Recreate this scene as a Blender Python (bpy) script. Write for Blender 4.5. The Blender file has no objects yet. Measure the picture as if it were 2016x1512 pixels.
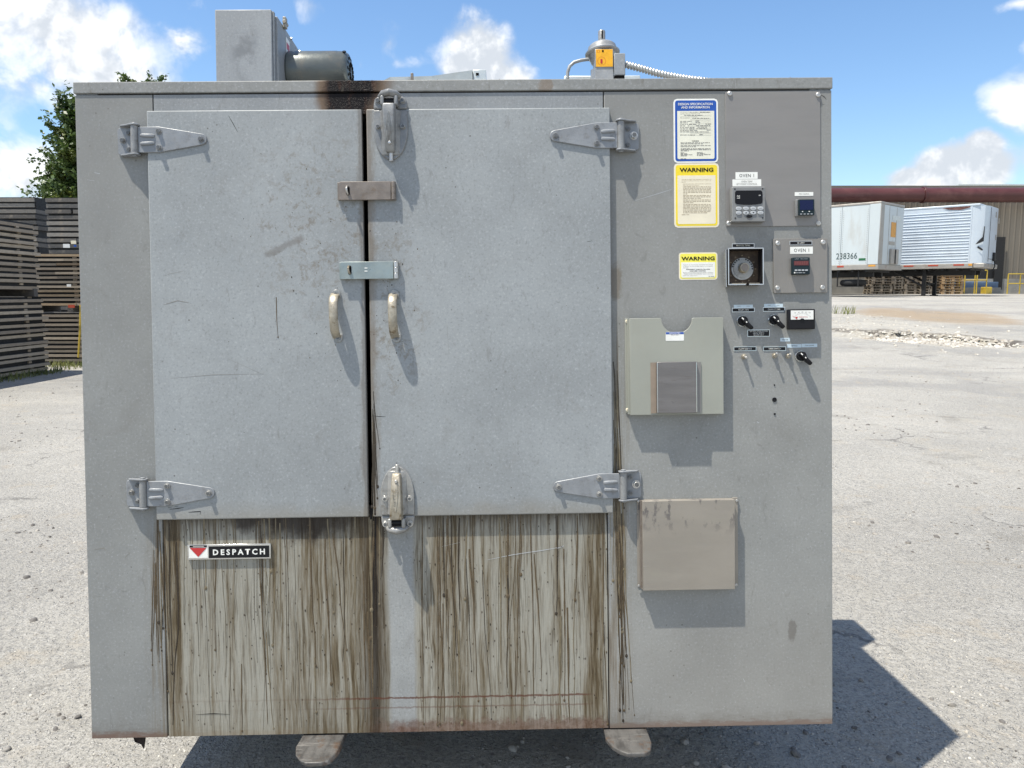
import bpy, bmesh, math, random
import numpy as np
from mathutils import Matrix, Vector, Euler
random.seed(7)
rng = np.random.default_rng(7)
R = math.radians
scene = bpy.context.scene
col = scene.collection

# ------------------------------------------------------------------ camera, sky, sun, exposure
EYE = 1.56
PITCH = 6.63
FPX, CX, CY = 1514.0, 1008.0, 756.0
cam_d = bpy.data.cameras.new('camera')
cam_d.sensor_width = 36.0
cam_d.lens = 36.0 * FPX / 2016.0
cam_d.clip_start = 0.05
cam_d.clip_end = 2000.0
cam = bpy.data.objects.new('camera', cam_d)
cam.location = (0, 0, EYE)
cam.rotation_euler = (R(90 - PITCH), 0, 0)
col.objects.link(cam)
scene.camera = cam

SUN_A, SUN_B = 0.320, 0.148            # sunlight travels (A, B, -1)
sun_d = bpy.data.lights.new('sun', 'SUN')
sun_d.energy = 5.0
sun_d.angle = R(0.53)
sun_d.color = (1.0, 0.945, 0.84)
sun = bpy.data.objects.new('sun', sun_d)
sun.rotation_euler = Vector((SUN_A, SUN_B, -1)).to_track_quat('-Z', 'Y').to_euler()
sun.location = (-8, -4, 25)
col.objects.link(sun)
SUN_EL = math.atan2(1, math.hypot(SUN_A, SUN_B))
SUN_AZ = math.atan2(-SUN_A, -SUN_B)

scene.view_settings.view_transform = 'Standard'
scene.view_settings.look = 'None'
scene.view_settings.gamma = 1.0
scene.view_settings.use_curve_mapping = False
scene.view_settings.exposure = 0.57


class NT:
    """small node-graph helper"""
    def __init__(s, tree):
        s.t = tree; s.n = tree.nodes; s.l = tree.links

    def new(s, kind, **kw):
        n = s.n.new(kind)
        for k, v in kw.items(): setattr(n, k, v)
        return n

    def put(s, sock, v):
        if isinstance(v, bpy.types.NodeSocket): s.l.new(v, sock)
        elif v is not None:
            if sock.type == 'RGBA' and len(v) == 3: v = (*v, 1)
            sock.default_value = v

    def m(s, op, a, b=None, c=None, clamp=False):
        n = s.new('ShaderNodeMath', operation=op, use_clamp=clamp)
        s.put(n.inputs[0], a)
        if b is not None: s.put(n.inputs[1], b)
        if c is not None: s.put(n.inputs[2], c)
        return n.outputs[0]

    def v(s, op, a, b=None, scale=None):
        n = s.new('ShaderNodeVectorMath', operation=op)
        s.put(n.inputs[0], a)
        if b is not None: s.put(n.inputs[1], b)
        if scale is not None: s.put(n.inputs['Scale'], scale)
        return n.outputs['Value'] if op in ('LENGTH', 'DISTANCE', 'DOT_PRODUCT') else n.outputs[0]

    def step(s, x, lo, hi, a=0.0, b=1.0):
        n = s.new('ShaderNodeMapRange', interpolation_type='SMOOTHSTEP')
        s.put(n.inputs[0], x); s.put(n.inputs[1], lo); s.put(n.inputs[2], hi)
        s.put(n.inputs[3], a); s.put(n.inputs[4], b)
        return n.outputs[0]

    def mix(s, f, a, b, mode='MIX'):
        n = s.new('ShaderNodeMix', data_type='RGBA', blend_type=mode)
        s.put(n.inputs[0], f); s.put(n.inputs[6], a); s.put(n.inputs[7], b)
        return n.outputs[2]

    def noise(s, vec, scale=1.0, detail=4.0, rough=0.55, dist=0.0):
        n = s.new('ShaderNodeTexNoise')
        s.put(n.inputs['Vector'], vec)
        n.inputs['Scale'].default_value = scale
        n.inputs['Detail'].default_value = min(detail, 5)
        n.inputs['Roughness'].default_value = rough
        n.inputs['Distortion'].default_value = dist
        return n.outputs[0]

    def voro(s, vec, scale, feature='F1', rand=1.0):
        n = s.new('ShaderNodeTexVoronoi', feature=feature)
        s.put(n.inputs['Vector'], vec)
        n.inputs['Scale'].default_value = scale
        n.inputs['Randomness'].default_value = rand
        return n

    def obj(s): return s.new('ShaderNodeTexCoord').outputs['Object']

    def sep(s, v):
        n = s.new('ShaderNodeSeparateXYZ'); s.put(n.inputs[0], v); return n.outputs

    def comb(s, x, y, z):
        n = s.new('ShaderNodeCombineXYZ')
        for i, q in enumerate((x, y, z)): s.put(n.inputs[i], q)
        return n.outputs[0]

    def scale(s, v, sc): return s.v('MULTIPLY', v, sc)

    def bump(s, h, strength=0.3, dist=0.01, normal=None):
        n = s.new('ShaderNodeBump')
        n.inputs['Strength'].default_value = strength
        n.inputs['Distance'].default_value = dist
        s.put(n.inputs['Height'], h)
        if normal is not None: s.put(n.inputs['Normal'], normal)
        return n.outputs[0]


# sky: physical daylight with cumulus placed by direction
world = bpy.data.worlds.new('World')
scene.world = world
world.use_nodes = True
world.cycles.sampling_method = 'MANUAL'
world.cycles.sample_map_resolution = 512
w = NT(world.node_tree)
w.n.clear()
wout = w.new('ShaderNodeOutputWorld')
bg = w.new('ShaderNodeBackground')
bg.inputs['Strength'].default_value = 0.10
sky = w.new('ShaderNodeTexSky', sky_type='NISHITA')
sky.sun_disc = False
sky.sun_elevation = SUN_EL
sky.sun_rotation = SUN_AZ
sky.air_density = 1.0
sky.dust_density = 0.35
sky.ozone_density = 2.2
hs = w.new('ShaderNodeHueSaturation')
hs.inputs['Saturation'].default_value = 1.12
hs.inputs['Value'].default_value = 1.32
w.l.new(sky.outputs[0], hs.inputs['Color'])
gen = w.new('ShaderNodeTexCoord').outputs['Generated']
gx, gy, gz = w.sep(gen)[:3]
az = w.m('ARCTAN2', gx, gy)
el = w.m('ARCSINE', w.m('MINIMUM', w.m('MAXIMUM', gz, -1.0), 1.0))
ae = w.comb(az, el, 0.0)


def px_dir(px, py):
    x = (px - CX) / FPX; y = 1.0; z = -(py - CY) / FPX
    p = R(PITCH)
    Y = y * math.cos(p) + z * math.sin(p); Z = -y * math.sin(p) + z * math.cos(p)
    return Vector((x, Y, Z))


def px_ae(px, py):
    d = px_dir(px, py).normalized()
    return math.atan2(d.x, d.y), math.asin(d.z)


blobs = [  # centre px, radius px, weight
    (130, 50, 300, 120, .85), (200, 140, 190, 140, .9), (70, 180, 120, 70, .6), (350, 85, 85, 55, .62),
    (20, 345, 120, 75, .85), (120, 395, 190, 60, .6),
    (950, 130, 105, 92, 1.0), (1010, 150, 80, 60, .7), (905, 90, 40, 50, .6), (600, 20, 60, 30, .3), (765, 85, 34, 50, .36), (790, 130, 60, 28, .40), (705, 130, 28, 30, .3),
    (1885, 335, 105, 58, 1.9), (1790, 352, 55, 30, 1.4), (1925, 300, 50, 44, 1.7),
    (2035, 185, 85, 72, .95), (2060, 105, 50, 70, .7), (2030, 320, 70, 40, .6), (2010, 2, 60, 12, .4),
    (-300, 120, 260, 170, .9), (2500, 250, 260, 120, .8), (-900, 300, 400, 120, .7), (1300, -420, 300, 90, .55),
]
dens = None
warp = w.noise(w.scale(gen, (1, 1, 1.5)), 5.0, 3, 0.5)
wob = w.comb(w.m('MULTIPLY', w.m('SUBTRACT', warp, .5), .05), w.m('MULTIPLY', w.m('SUBTRACT', warp, .5), .04), 0.0)
aew = w.v('ADD', ae, wob)
for (px, py, rx, ry, wt) in blobs:
    a0, e0 = px_ae(px, py)
    q = w.scale(w.v('SUBTRACT', aew, (a0, e0, 0)), (FPX / rx, FPX / ry, 0))
    val = w.m('MULTIPLY', w.m('SUBTRACT', 1.0, w.v('LENGTH', q)), wt)
    val = w.m('MAXIMUM', val, -1.0)
    dens = val if dens is None else w.m('SMOOTH_MAX', dens, val, 0.15)
far = w.step(w.m('ABSOLUTE', az), 0.95, 1.5)
gcov = w.noise(gen, 2.2, 3, 0.5)
dens = w.m('MAXIMUM', dens, w.m('SUBTRACT', w.m('MULTIPLY', w.m('MULTIPLY', w.m('SUBTRACT', gcov, .47), 6.0), far), w.m('MULTIPLY', w.m('SUBTRACT', 1.0, far), 1.0)))
f1 = w.noise(gen, 13.0, 9, 0.60, 0.25)
f2 = w.noise(w.v('ADD', gen, (-.006, -.004, .016)), 13.0, 9, 0.60, 0.25)
fb = w.noise(gen, 4.0, 4, 0.5)
billow = w.voro(w.v('ADD', gen, w.scale(w.comb(f1, f1, f1), (.035, .035, .035))), 24.0, 'SMOOTH_F1').outputs[0]
cd = w.m('ADD', dens, w.m('MULTIPLY', w.m('SUBTRACT', f1, .52), 1.5))
cd = w.m('ADD', cd, w.m('MULTIPLY', w.m('SUBTRACT', .32, billow), .55))
cmask = w.step(cd, 0.0, 0.56)
lit = w.m('ADD', w.m('MULTIPLY', w.m('SUBTRACT', f1, f2), 3.4), w.m('MULTIPLY', w.m('SUBTRACT', .55, fb), 1.5))
lit = w.m('ADD', lit, w.m('MULTIPLY', w.m('SUBTRACT', .35, billow), .7))
thick = w.step(cd, .6, 2.4)
shade = w.step(w.m('SUBTRACT', lit, w.m('MULTIPLY', thick, .30)), -.34, .34)
ccol = w.mix(shade, (5.0, 5.35, 5.8), (7.8, 7.9, 8.0))
final = w.mix(w.m('MULTIPLY', cmask, .97), hs.outputs[0], ccol)
w.l.new(final, bg.inputs['Color'])
w.l.new(bg.outputs[0], wout.inputs['Surface'])

# ------------------------------------------------------------------ measured poses
# the oven hangs tilted back on the lift-truck forks: rotation and front-bottom-left corner
RO = Matrix(((0.9997940866, -0.0160736469, -0.0123863731),
             (0.0171292449, 0.9957538659, 0.0904479270),
             (0.0108799508, -0.0906414718, 0.9958241563)))
TO = Vector((-1.1885717297, 2.0468863683, EYE - 1.2492431156))
OVEN_M = Matrix.Translation(TO) @ RO.to_4x4()
OINV = OVEN_M.inverted()
OW, OH, OD = 2.11, 1.8409, 1.45
MM = 0.001


def fp(px, py, d=0.0):
    """measured photo point -> oven face coordinates (x, z) on the plane standing d proud of the face"""
    o = OINV @ Vector((0, 0, EYE)); r = OINV.to_3x3() @ px_dir(px, py)
    t = (-d - o.y) / r.y
    p = o + r * t
    return p.x, p.z


def rect(x0, y0, x1, y1, d=0.0):
    a = fp(x0, y1, d); b = fp(x1, y0, d)
    c = fp(x0, y0, d); e = fp(x1, y1, d)
    return (min(a[0], c[0]) + abs(a[0] - c[0]) / 2, (a[1] + e[1]) / 2, (b[0] + e[0]) / 2, (b[1] + c[1]) / 2)


# ------------------------------------------------------------------ mesh helpers
class MB:
    def __init__(s): s.v = []; s.f = []; s.mi = []; s.cur = 0

    def add(s, vs, fs):
        o = len(s.v); s.v += [tuple(p) for p in vs]
        for f in fs: s.f.append(tuple(i + o for i in f)); s.mi.append(s.cur)
        return s

    def box(s, x0, y0, z0, x1, y1, z1):
        vs = [(x, y, z) for z in (z0, z1) for y in (y0, y1) for x in (x0, x1)]
        return s.add(vs, [(0, 2, 3, 1), (4, 5, 7, 6), (0, 1, 5, 4), (2, 6, 7, 3), (0, 4, 6, 2), (1, 3, 7, 5)])

    def prism(s, pts, y0, y1):
        """outline in the XZ plane, given counter-clockwise seen from the front (-Y); y0 front, y1 back"""
        n = len(pts)
        vs = [(x, y0, z) for x, z in pts] + [(x, y1, z) for x, z in pts]
        fs = [tuple(range(n)), tuple(range(2 * n - 1, n - 1, -1))]
        fs += [(i, i + n, (i + 1) % n + n, (i + 1) % n) for i in range(n)]
        return s.add(vs, fs)

    def cyl(s, c, axis, r, h, n=16, r2=None):
        c = Vector(c); a = Vector(axis).normalized(); r2 = r if r2 is None else r2
        u = a.orthogonal().normalized(); q = a.cross(u)
        vs = []
        for k, rr in ((0, r), (h, r2)):
            for i in range(n):
                t = 2 * math.pi * i / n
                vs.append(c + a * k + (u * math.cos(t) + q * math.sin(t)) * rr)
        fs = [tuple(range(n - 1, -1, -1)), tuple(range(n, 2 * n))]
        fs += [(i, (i + 1) % n, (i + 1) % n + n, i + n) for i in range(n)]
        return s.add(vs, fs)

    def lathe(s, c, axis, prof, n=24):
        """profile of (distance along axis, radius)"""
        c = Vector(c); a = Vector(axis).normalized()
        u = a.orthogonal().normalized(); q = a.cross(u)
        vs = []
        for h, r in prof:
            for i in range(n):
                t = 2 * math.pi * i / n
                vs.append(c + a * h + (u * math.cos(t) + q * math.sin(t)) * max(r, 1e-5))
        fs = [(k * n + i, k * n + (i + 1) % n, (k + 1) * n + (i + 1) % n, (k + 1) * n + i)
              for k in range(len(prof) - 1) for i in range(n)]
        fs += [tuple(range(n - 1, -1, -1)), tuple(range((len(prof) - 1) * n, len(prof) * n))]
        return s.add(vs, fs)

    def sweep(s, path, ru, rv, n=10, up=(1, 0, 0)):
        """elliptical tube; ru along `up`, rv across; radii may be lists"""
        P = [Vector(p) for p in path]; N = len(P)
        vs = []
        for i, p in enumerate(P):
            t = (P[min(i + 1, N - 1)] - P[max(i - 1, 0)]).normalized()
            u = Vector(up); u = (u - t * u.dot(t)).normalized(); q = t.cross(u)
            a = ru[i] if isinstance(ru, (list, tuple)) else ru
            b = rv[i] if isinstance(rv, (list, tuple)) else rv
            for k in range(n):
                th = 2 * math.pi * k / n
                vs.append(p + u * math.cos(th) * a + q * math.sin(th) * b)
        fs = [(i * n + k, i * n + (k + 1) % n, (i + 1) * n + (k + 1) % n, (i + 1) * n + k)
              for i in range(N - 1) for k in range(n)]
        fs += [tuple(range(n - 1, -1, -1)), tuple(range((N - 1) * n, N * n))]
        return s.add(vs, fs)

    def quad(s, a, b, c, d): return s.add([a, b, c, d], [(0, 1, 2, 3)])

    def build(s, name, mat, parent=None, bevel=0.0, seg=2, smooth=False, ang=40, fix=True):
        me = bpy.data.meshes.new(name)
        me.from_pydata(s.v, [], s.f)
        if fix:
            bm = bmesh.new(); bm.from_mesh(me)
            bmesh.ops.recalc_face_normals(bm, faces=bm.faces)
            bm.to_mesh(me); bm.free()
        for q in (mat if isinstance(mat, (list, tuple)) else [mat]): me.materials.append(q)
        if any(s.mi): me.polygons.foreach_set('material_index', s.mi)
        if smooth or bevel:
            me.shade_smooth(); me.set_sharp_from_angle(angle=R(ang))
        o = bpy.data.objects.new(name, me)
        col.objects.link(o)
        if parent is not None: o.parent = parent
        if bevel:
            b = o.modifiers.new('bevel', 'BEVEL'); b.width = bevel; b.segments = seg; b.limit_method = 'ANGLE'; b.angle_limit = R(35)
            b.harden_normals = False
        return o


def tag(o, label=None, cat=None, group=None, kind=None):
    if label: o['label'] = label
    if cat: o['category'] = cat
    if group: o['group'] = group
    if kind: o['kind'] = kind
    return o


def empty(name, loc=(0, 0, 0), rz=0.0, parent=None):
    o = bpy.data.objects.new(name, None)
    o.empty_display_size = 0.1
    o.location = loc; o.rotation_euler = (0, 0, rz)
    col.objects.link(o)
    if parent is not None: o.parent = parent
    return o


def arc(cx, cz, r, a0, a1, n=8):
    return [(cx + r * math.cos(R(a0 + (a1 - a0) * i / n)), cz + r * math.sin(R(a0 + (a1 - a0) * i / n))) for i in range(n + 1)]


def rrect(x0, z0, x1, z1, r, n=4):
    return (arc(x0 + r, z0 + r, r, 180, 270, n) + arc(x1 - r, z0 + r, r, 270, 360, n)
            + arc(x1 - r, z1 - r, r, 0, 90, n) + arc(x0 + r, z1 - r, r, 90, 180, n))


# ------------------------------------------------------------------ materials
MATS = {}


def mat(name, color=(.5, .5, .5), rough=.5, metal=0.0, spec=.5, var=0.0, vscale=8.0, bumpk=0.0, bscale=60.0, stretch=(1, 1, 1),
        dirt=0.0, dirtcol=(.08, .06, .045), dscale=12.0, extra=None):
    mt = bpy.data.materials.new(name); mt.use_nodes = True
    n = NT(mt.node_tree); n.n.clear()
    out = n.new('ShaderNodeOutputMaterial'); p = n.new('ShaderNodeBsdfPrincipled')
    n.l.new(p.outputs[0], out.inputs[0])
    p.inputs['Metallic'].default_value = metal
    p.inputs['Specular IOR Level'].default_value = spec
    o = n.obj()
    ov = n.scale(o, stretch)
    c = n.mix(0.0, (*color, 1), (*color, 1))
    if var:
        f = n.noise(ov, vscale, 5, .6)
        lo = tuple(q * (1 - var) for q in color); hi = tuple(min(q * (1 + var), 1) for q in color)
        c = n.mix(n.step(f, .3, .7), lo, hi)
    if dirt:
        f = n.noise(ov, dscale, 7, .65)
        c = n.mix(n.m('MULTIPLY', n.step(f, .52, .72), dirt), c, dirtcol)
    if extra: c = extra(n, o, c, p)
    n.put(p.inputs['Base Color'], c)
    rf = n.noise(ov, vscale * 2.3, 4, .6)
    if not p.inputs['Roughness'].is_linked:
        n.put(p.inputs['Roughness'], n.step(rf, .2, .8, max(rough - .1, .03), min(rough + .1, 1)))
    if bumpk:
        h = n.noise(ov, bscale, 6, .6)
        n.put(p.inputs['Normal'], n.bump(h, bumpk, .004))
    MATS[name] = mt
    return mt


def blotch(n, o, x, z, rx, rz, warp=.5, ns=14.0, edge=.5):
    """soft-edged mark of its own shape around a place on the face"""
    f = n.noise(o, ns, 6, .65)
    q = n.scale(n.v('SUBTRACT', o, (x, 0, z)), (1 / rx, 0, 1 / rz))
    d = n.m('ADD', n.v('LENGTH', q), n.m('MULTIPLY', n.m('SUBTRACT', f, .5), warp * 2.5))
    return n.step(d, 1.0 - edge * .5, 1.0 + edge * .5, 1.0, 0.0)


GX = (fp(715, 500)[0] + fp(722, 500)[0]) / 2            # gap between the doors
DT = fp(500, 220)[1]; DB = fp(500, 1019)[1]            # door top and bottom


def steel(name, base, kind):
    def ex(n, o, c, p):
        x, y, z = n.sep(o)[:3]
        # mottled grey enamel with a fine light fleck
        big = n.noise(o, 2.2, 5, .6); mid = n.noise(o, 16, 5, .62); fine = n.noise(o, 150, 3, .75); med = n.noise(o, 60, 3, .65)
        c = n.mix(n.step(big, .32, .68), tuple(q * .88 for q in base), tuple(q * 1.10 for q in base))
        c = n.mix(n.m('MULTIPLY', n.step(mid, .45, .75), .17), c, tuple(q * .72 for q in base))
        c = n.mix(n.m('MULTIPLY', n.step(fine, .54, .70), .34), c, (.46, .48, .505))
        c = n.mix(n.m('MULTIPLY', n.step(fine, .45, .31), .34), c, (.105, .11, .115))
        c = n.mix(n.m('MULTIPLY', n.step(med, .58, .74), .13), c, (.41, .43, .455))
        # grimy scuffs and hand marks
        sc = n.noise(n.scale(o, (9, 1, 4)), 3.2, 8, .72, 1.2)
        c = n.mix(n.m('MULTIPLY', n.step(sc, .58, .72), .33), c, (.115, .108, .10))
        sc2 = n.noise(n.v('ADD', n.scale(o, (1, 1, 1)), (5.2, 0, 2.2)), 5.5, 5, .74, .8)
        c = n.mix(n.m('MULTIPLY', n.step(sc2, .58, .70), .17), c, (.16, .148, .13))
        pits = n.voro(o, 34.0).outputs['Distance']
        pm = n.noise(o, 5.0, 3, .6)
        c = n.mix(n.m('MULTIPLY', n.m('MULTIPLY', n.step(pits, .10, .05), n.step(pm, .5, .62)), .75), c, (.06, .05, .045))
        rough = n.step(mid, .2, .8, .42, .58)
        if kind in ('left', 'right'):
            rx, rz = (fp(220, 280)[0], fp(220, 300)[1]) if kind == 'left' else (fp(1560, 300)[0], fp(1560, 300)[1])
            dust = n.noise(o, 3.0, 6, .6)
            up = n.step(z, .75, 1.75)
            c = n.mix(n.m('MULTIPLY', n.m('MULTIPLY', n.step(dust, .25, .65), up), .6), c, (.182, .180, .172))
        if kind in ('left', 'right', 'lower', 'cap', 'header'):
            # rust lines at the bottom edge
            rn = n.noise(n.scale(o, (1, 1, 4)), 22, 6, .7)
            edge = n.step(n.m('ADD', z, n.m('MULTIPLY', n.m('SUBTRACT', rn, .5), .045)), .022, .006)
            c = n.mix(n.m('MULTIPLY', edge, .75), c, (.16, .065, .035))
            edge2 = n.step(n.m('ADD', z, n.m('MULTIPLY', n.m('SUBTRACT', rn, .5), .10)), .06, .0)
            c = n.mix(n.m('MULTIPLY', edge2, .45), c, (.10, .085, .07))
        if kind in ('cap', 'header'):
            # resin burn above the door gap
            wv = n.noise(n.scale(o, (1, 1, 1.6)), 9, 6, .62)
            wx = n.m('ADD', x, n.m('MULTIPLY', n.m('SUBTRACT', wv, .5), .05))
            x0, x1 = fp(628, 190)[0], fp(756, 190)[0]
            lean = n.m('MULTIPLY', n.m('SUBTRACT', z, 1.80), -.28)
            a = n.m('ADD', wx, lean)
            tan_ = n.m('MULTIPLY', n.step(wx, x0 - .020, x0 + .006), n.step(a, x1 + .034, x1 - .014))
            dark = n.m('MULTIPLY', n.step(wx, x0 + .002, x0 + .028), n.step(a, x1 - .004, x1 - .05))
            c = n.mix(n.m('MULTIPLY', tan_, .9), c, (.115, .066, .030))
            cc = n.noise(n.scale(o, (2.2, 1, .8)), 20, 4, .6)
            char = n.mix(n.step(cc, .50, .66), (.008, .0075, .009), (.036, .018, .013))
            c = n.mix(n.m('MULTIPLY', dark, .97), c, char)
            rough = n.mix(dark, n.comb(rough, rough, rough), (.30, .30, .30))
            n.put(p.inputs['Specular IOR Level'], n.m('MULTIPLY_ADD', dark, -.33, .45))
            crust = n.noise(o, 170, 5, .75)
            n.put(p.inputs['Normal'], n.bump(n.m('MULTIPLY', crust, dark), .7, .004))
            if kind == 'cap':
                dn = n.noise(n.scale(o, (3.0, 1, .6)), 13, 7, .7)
                c = n.mix(n.m('MULTIPLY', n.step(dn, .58, .70), .55), c, (.11, .095, .075))
                rs = blotch(n, o, fp(1075, 170)[0], fp(1075, 170)[1], .02, .028, .7, 40)
                c = n.mix(n.m('MULTIPLY', rs, .5), c, (.16, .10, .05))
        if kind in ('door_left', 'door_right'):
            # brown edges along the gap, heavier on the right leaf
            en = n.noise(n.scale(o, (1, 1, .25)), 40, 6, .7)
            dist = n.m('ABSOLUTE', n.m('SUBTRACT', x, GX))
            wdt = .020 if kind == 'door_left' else .040
            lowz = n.step(z, 1.62, .75)
            em = n.step(n.m('ADD', dist, n.m('MULTIPLY', n.m('SUBTRACT', en, .5), .05)), wdt, wdt * .35)
            c = n.mix(n.m('MULTIPLY', em, .30 if kind == 'door_left' else .6), c, (.135, .095, .055))
            em2 = n.step(n.m('ADD', dist, n.m('MULTIPLY', n.m('SUBTRACT', en, .5), .02)), .013, .008)
            c = n.mix(n.m('MULTIPLY', em2, .25 if kind == 'door_left' else .7), c, (.035, .024, .018))
            # smears round the hasps and handles
            sx, sz = (fp(630, 440)) if kind == 'door_left' else (fp(775, 610))
            reg = blotch(n, o, sx, sz, .17 if kind == 'door_left' else .085, .22, .35, 7, 1.2)
            sm = n.noise(n.v('ADD', o, (3.1, 0, 1.7)), 36, 5, .74, .5)
            c = n.mix(n.m('MULTIPLY', n.m('MULTIPLY', reg, n.step(sm, .50, .66)), .55), c, (.135, .105, .068))
            sm2 = n.noise(n.scale(o, (1, 1, 1)), 75, 5, .7)
            c = n.mix(n.m('MULTIPLY', n.m('MULTIPLY', reg, n.step(sm2, .60, .70)), .6), c, (.10, .075, .05))
            # warm grime along the bottom edge
            bn = n.noise(o, 14, 5, .6)
            bot = n.step(n.m('ADD', z, n.m('MULTIPLY', n.m('SUBTRACT', bn, .5), .06)), DB + .055, DB + .0)
            c = n.mix(n.m('MULTIPLY', bot, .38), c, (.21, .18, .13))
            # long diagonal rub mark
            if kind == 'door_left':
                ax, azz = fp(525, 505); bx, bz = fp(600, 470)
                ln = math.hypot(bx - ax, bz - azz); ux, uz = (bx - ax) / ln, (bz - azz) / ln
                lx = n.m('ADD', n.m('MULTIPLY', n.m('SUBTRACT', x, ax), ux), n.m('MULTIPLY', n.m('SUBTRACT', z, azz), uz))
                lz = n.m('ADD', n.m('MULTIPLY', n.m('SUBTRACT', x, ax), -uz), n.m('MULTIPLY', n.m('SUBTRACT', z, azz), ux))
                k = n.m('MULTIPLY', n.step(n.m('ABSOLUTE', n.m('SUBTRACT', lx, ln / 2)), ln * .55, ln * .45), n.step(n.m('ABSOLUTE', n.m('ADD', lz, n.m('MULTIPLY', n.m('SUBTRACT', sm, .5), .03))), .013, .004))
                c = n.mix(n.m('MULTIPLY', k, .55), c, (.14, .13, .12))
        if kind == 'lower':
            # resin run-off: olive wash in vertical streaks
            wob = n.noise(n.scale(o, (3, 1, 1.3)), 3.0, 3, .5); wob2 = n.noise(n.scale(o, (9, 1, 3.2)), 3.0, 3, .5)
            wx = n.m('ADD', x, n.m('ADD', n.m('MULTIPLY', n.m('SUBTRACT', wob, .5), .020), n.m('MULTIPLY', n.m('SUBTRACT', wob2, .5), .007)))
            s1 = n.noise(n.comb(wx, 0.0, n.m('MULTIPLY', z, .055)), 66, 5, .72); s2 = n.noise(n.comb(wx, 0.0, n.m('MULTIPLY', z, .09)), 13, 3, .55)
            s3 = n.noise(n.comb(wx, .3, n.m('MULTIPLY', z, .035)), 190, 3, .65); s4 = n.noise(n.comb(wx, .7, n.m('MULTIPLY', z, .04)), 125, 4, .7)
            bands = None
            for (bx, bw, ba) in ((342, 20, .9), (460, 16, .4), (550, 20, .75), (600, 34, .62), (655, 30, .5), (705, 40, .85), (738, 28, 1.1), (905, 22, .6), (940, 36, .55), (1010, 34, .6), (1100, 14, .4), (1172, 24, .6), (420, 14, .3), (865, 14, .5)):
                xx = fp(bx, 1230)[0]; ww = bw * 1.42 * MM
                g = n.m('MULTIPLY', n.step(n.m('ABSOLUTE', n.m('SUBTRACT', wx, xx)), ww * 1.25, ww * .3), ba)
                bands = g if bands is None else n.m('MAXIMUM', bands, g)
            cl = n.step(n.m('ABSOLUTE', n.m('SUBTRACT', wx, fp(792, 1230)[0])), .030, .048)   # the clean strip under the latch
            top = n.step(z, .05, DB)
            s = n.m('ADD', n.m('ADD', n.m('MULTIPLY', n.m('SUBTRACT', s1, .5), 2.3), n.m('MULTIPLY', n.m('SUBTRACT', s4, .5), 1.5)), n.m('ADD', n.m('MULTIPLY', bands, .58), n.m('MULTIPLY', n.m('SUBTRACT', s2, .5), 1.2)))
            wash = n.m('MULTIPLY', n.step(s, -.25, .85), cl)
            c = n.mix(n.m('MULTIPLY', cl, .7), c, (.30, .282, .225))
            c = n.mix(n.m('MULTIPLY', wash, .90), c, (.108, .077, .037))
            c = n.mix(n.m('MULTIPLY', n.m('MULTIPLY', n.step(s, .45, 1.35), cl), .88), c, (.026, .016, .008))
            c = n.mix(n.m('MULTIPLY', n.m('MULTIPLY', n.step(s3, .52, .66), cl), .5), c, (.050, .038, .021))
            c = n.mix(n.m('MULTIPLY', n.m('MULTIPLY', n.step(s4, .56, .70), cl), .62), c, (.036, .024, .012))
            c = n.mix(n.m('MULTIPLY', n.m('MULTIPLY', n.step(s4, .43, .33), cl), .30), c, (.33, .315, .265))
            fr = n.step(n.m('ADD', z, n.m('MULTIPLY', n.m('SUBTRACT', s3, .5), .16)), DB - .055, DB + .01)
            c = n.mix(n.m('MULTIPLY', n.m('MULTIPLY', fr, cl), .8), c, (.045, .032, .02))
            # burnt patch under the left leaf and the black trail below the gap
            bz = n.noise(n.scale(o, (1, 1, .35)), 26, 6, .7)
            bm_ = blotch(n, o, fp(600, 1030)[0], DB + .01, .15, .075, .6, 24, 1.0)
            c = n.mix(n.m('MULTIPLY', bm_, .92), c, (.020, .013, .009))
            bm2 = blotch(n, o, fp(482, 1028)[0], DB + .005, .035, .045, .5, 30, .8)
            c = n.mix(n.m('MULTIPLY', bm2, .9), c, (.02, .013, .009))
            gp = n.m('MULTIPLY', n.step(n.m('ABSOLUTE', n.m('ADD', n.m('SUBTRACT', x, fp(735, 1100)[0]), n.m('MULTIPLY', n.m('SUBTRACT', bz, .5), .016))), .013, .006), n.step(z, .05, DB, .45, 1))
            halo = n.step(n.m('ABSOLUTE', n.m('ADD', n.m('SUBTRACT', x, fp(735, 1100)[0]), n.m('MULTIPLY', n.m('SUBTRACT', bz, .5), .03))), .060, .010)
            c = n.mix(n.m('MULTIPLY', n.m('MULTIPLY', halo, cl), .62), c, (.036, .024, .014))
            c = n.mix(gp, c, (.009, .008, .009))
            # speckled droplets
            dp = n.voro(n.scale(o, (1, 1, .6)), 62.0)
            dk = n.m('MULTIPLY', n.step(dp.outputs['Distance'], .17, .09), n.step(n.sep(dp.outputs['Color'])[0], .55, .6))
            c = n.mix(n.m('MULTIPLY', n.m('MULTIPLY', dk, cl), .8), c, (.045, .030, .02))
            # rusty weld lines
            for (zz, a, wd) in ((1372, .85, .004), (1391, .45, .0035)):
                rl = fp(900, zz)[1]
                rn2 = n.noise(n.scale(o, (1, 1, 1)), 42, 5, .7)
                k = n.step(n.m('ABSOLUTE', n.m('ADD', n.m('SUBTRACT', z, rl), n.m('MULTIPLY', n.m('SUBTRACT', rn2, .5), .012))), wd, wd * .3)
                k = n.m('MULTIPLY', k, n.m('MULTIPLY', n.step(x, fp(560, 1372)[0], fp(760, 1372)[0], .15, 1), n.step(x, fp(1180, 1372)[0], fp(1140, 1372)[0])))
                c = n.mix(n.m('MULTIPLY', k, a), c, (.095, .036, .022))
            br = n.noise(o, 30, 6, .7)
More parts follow.
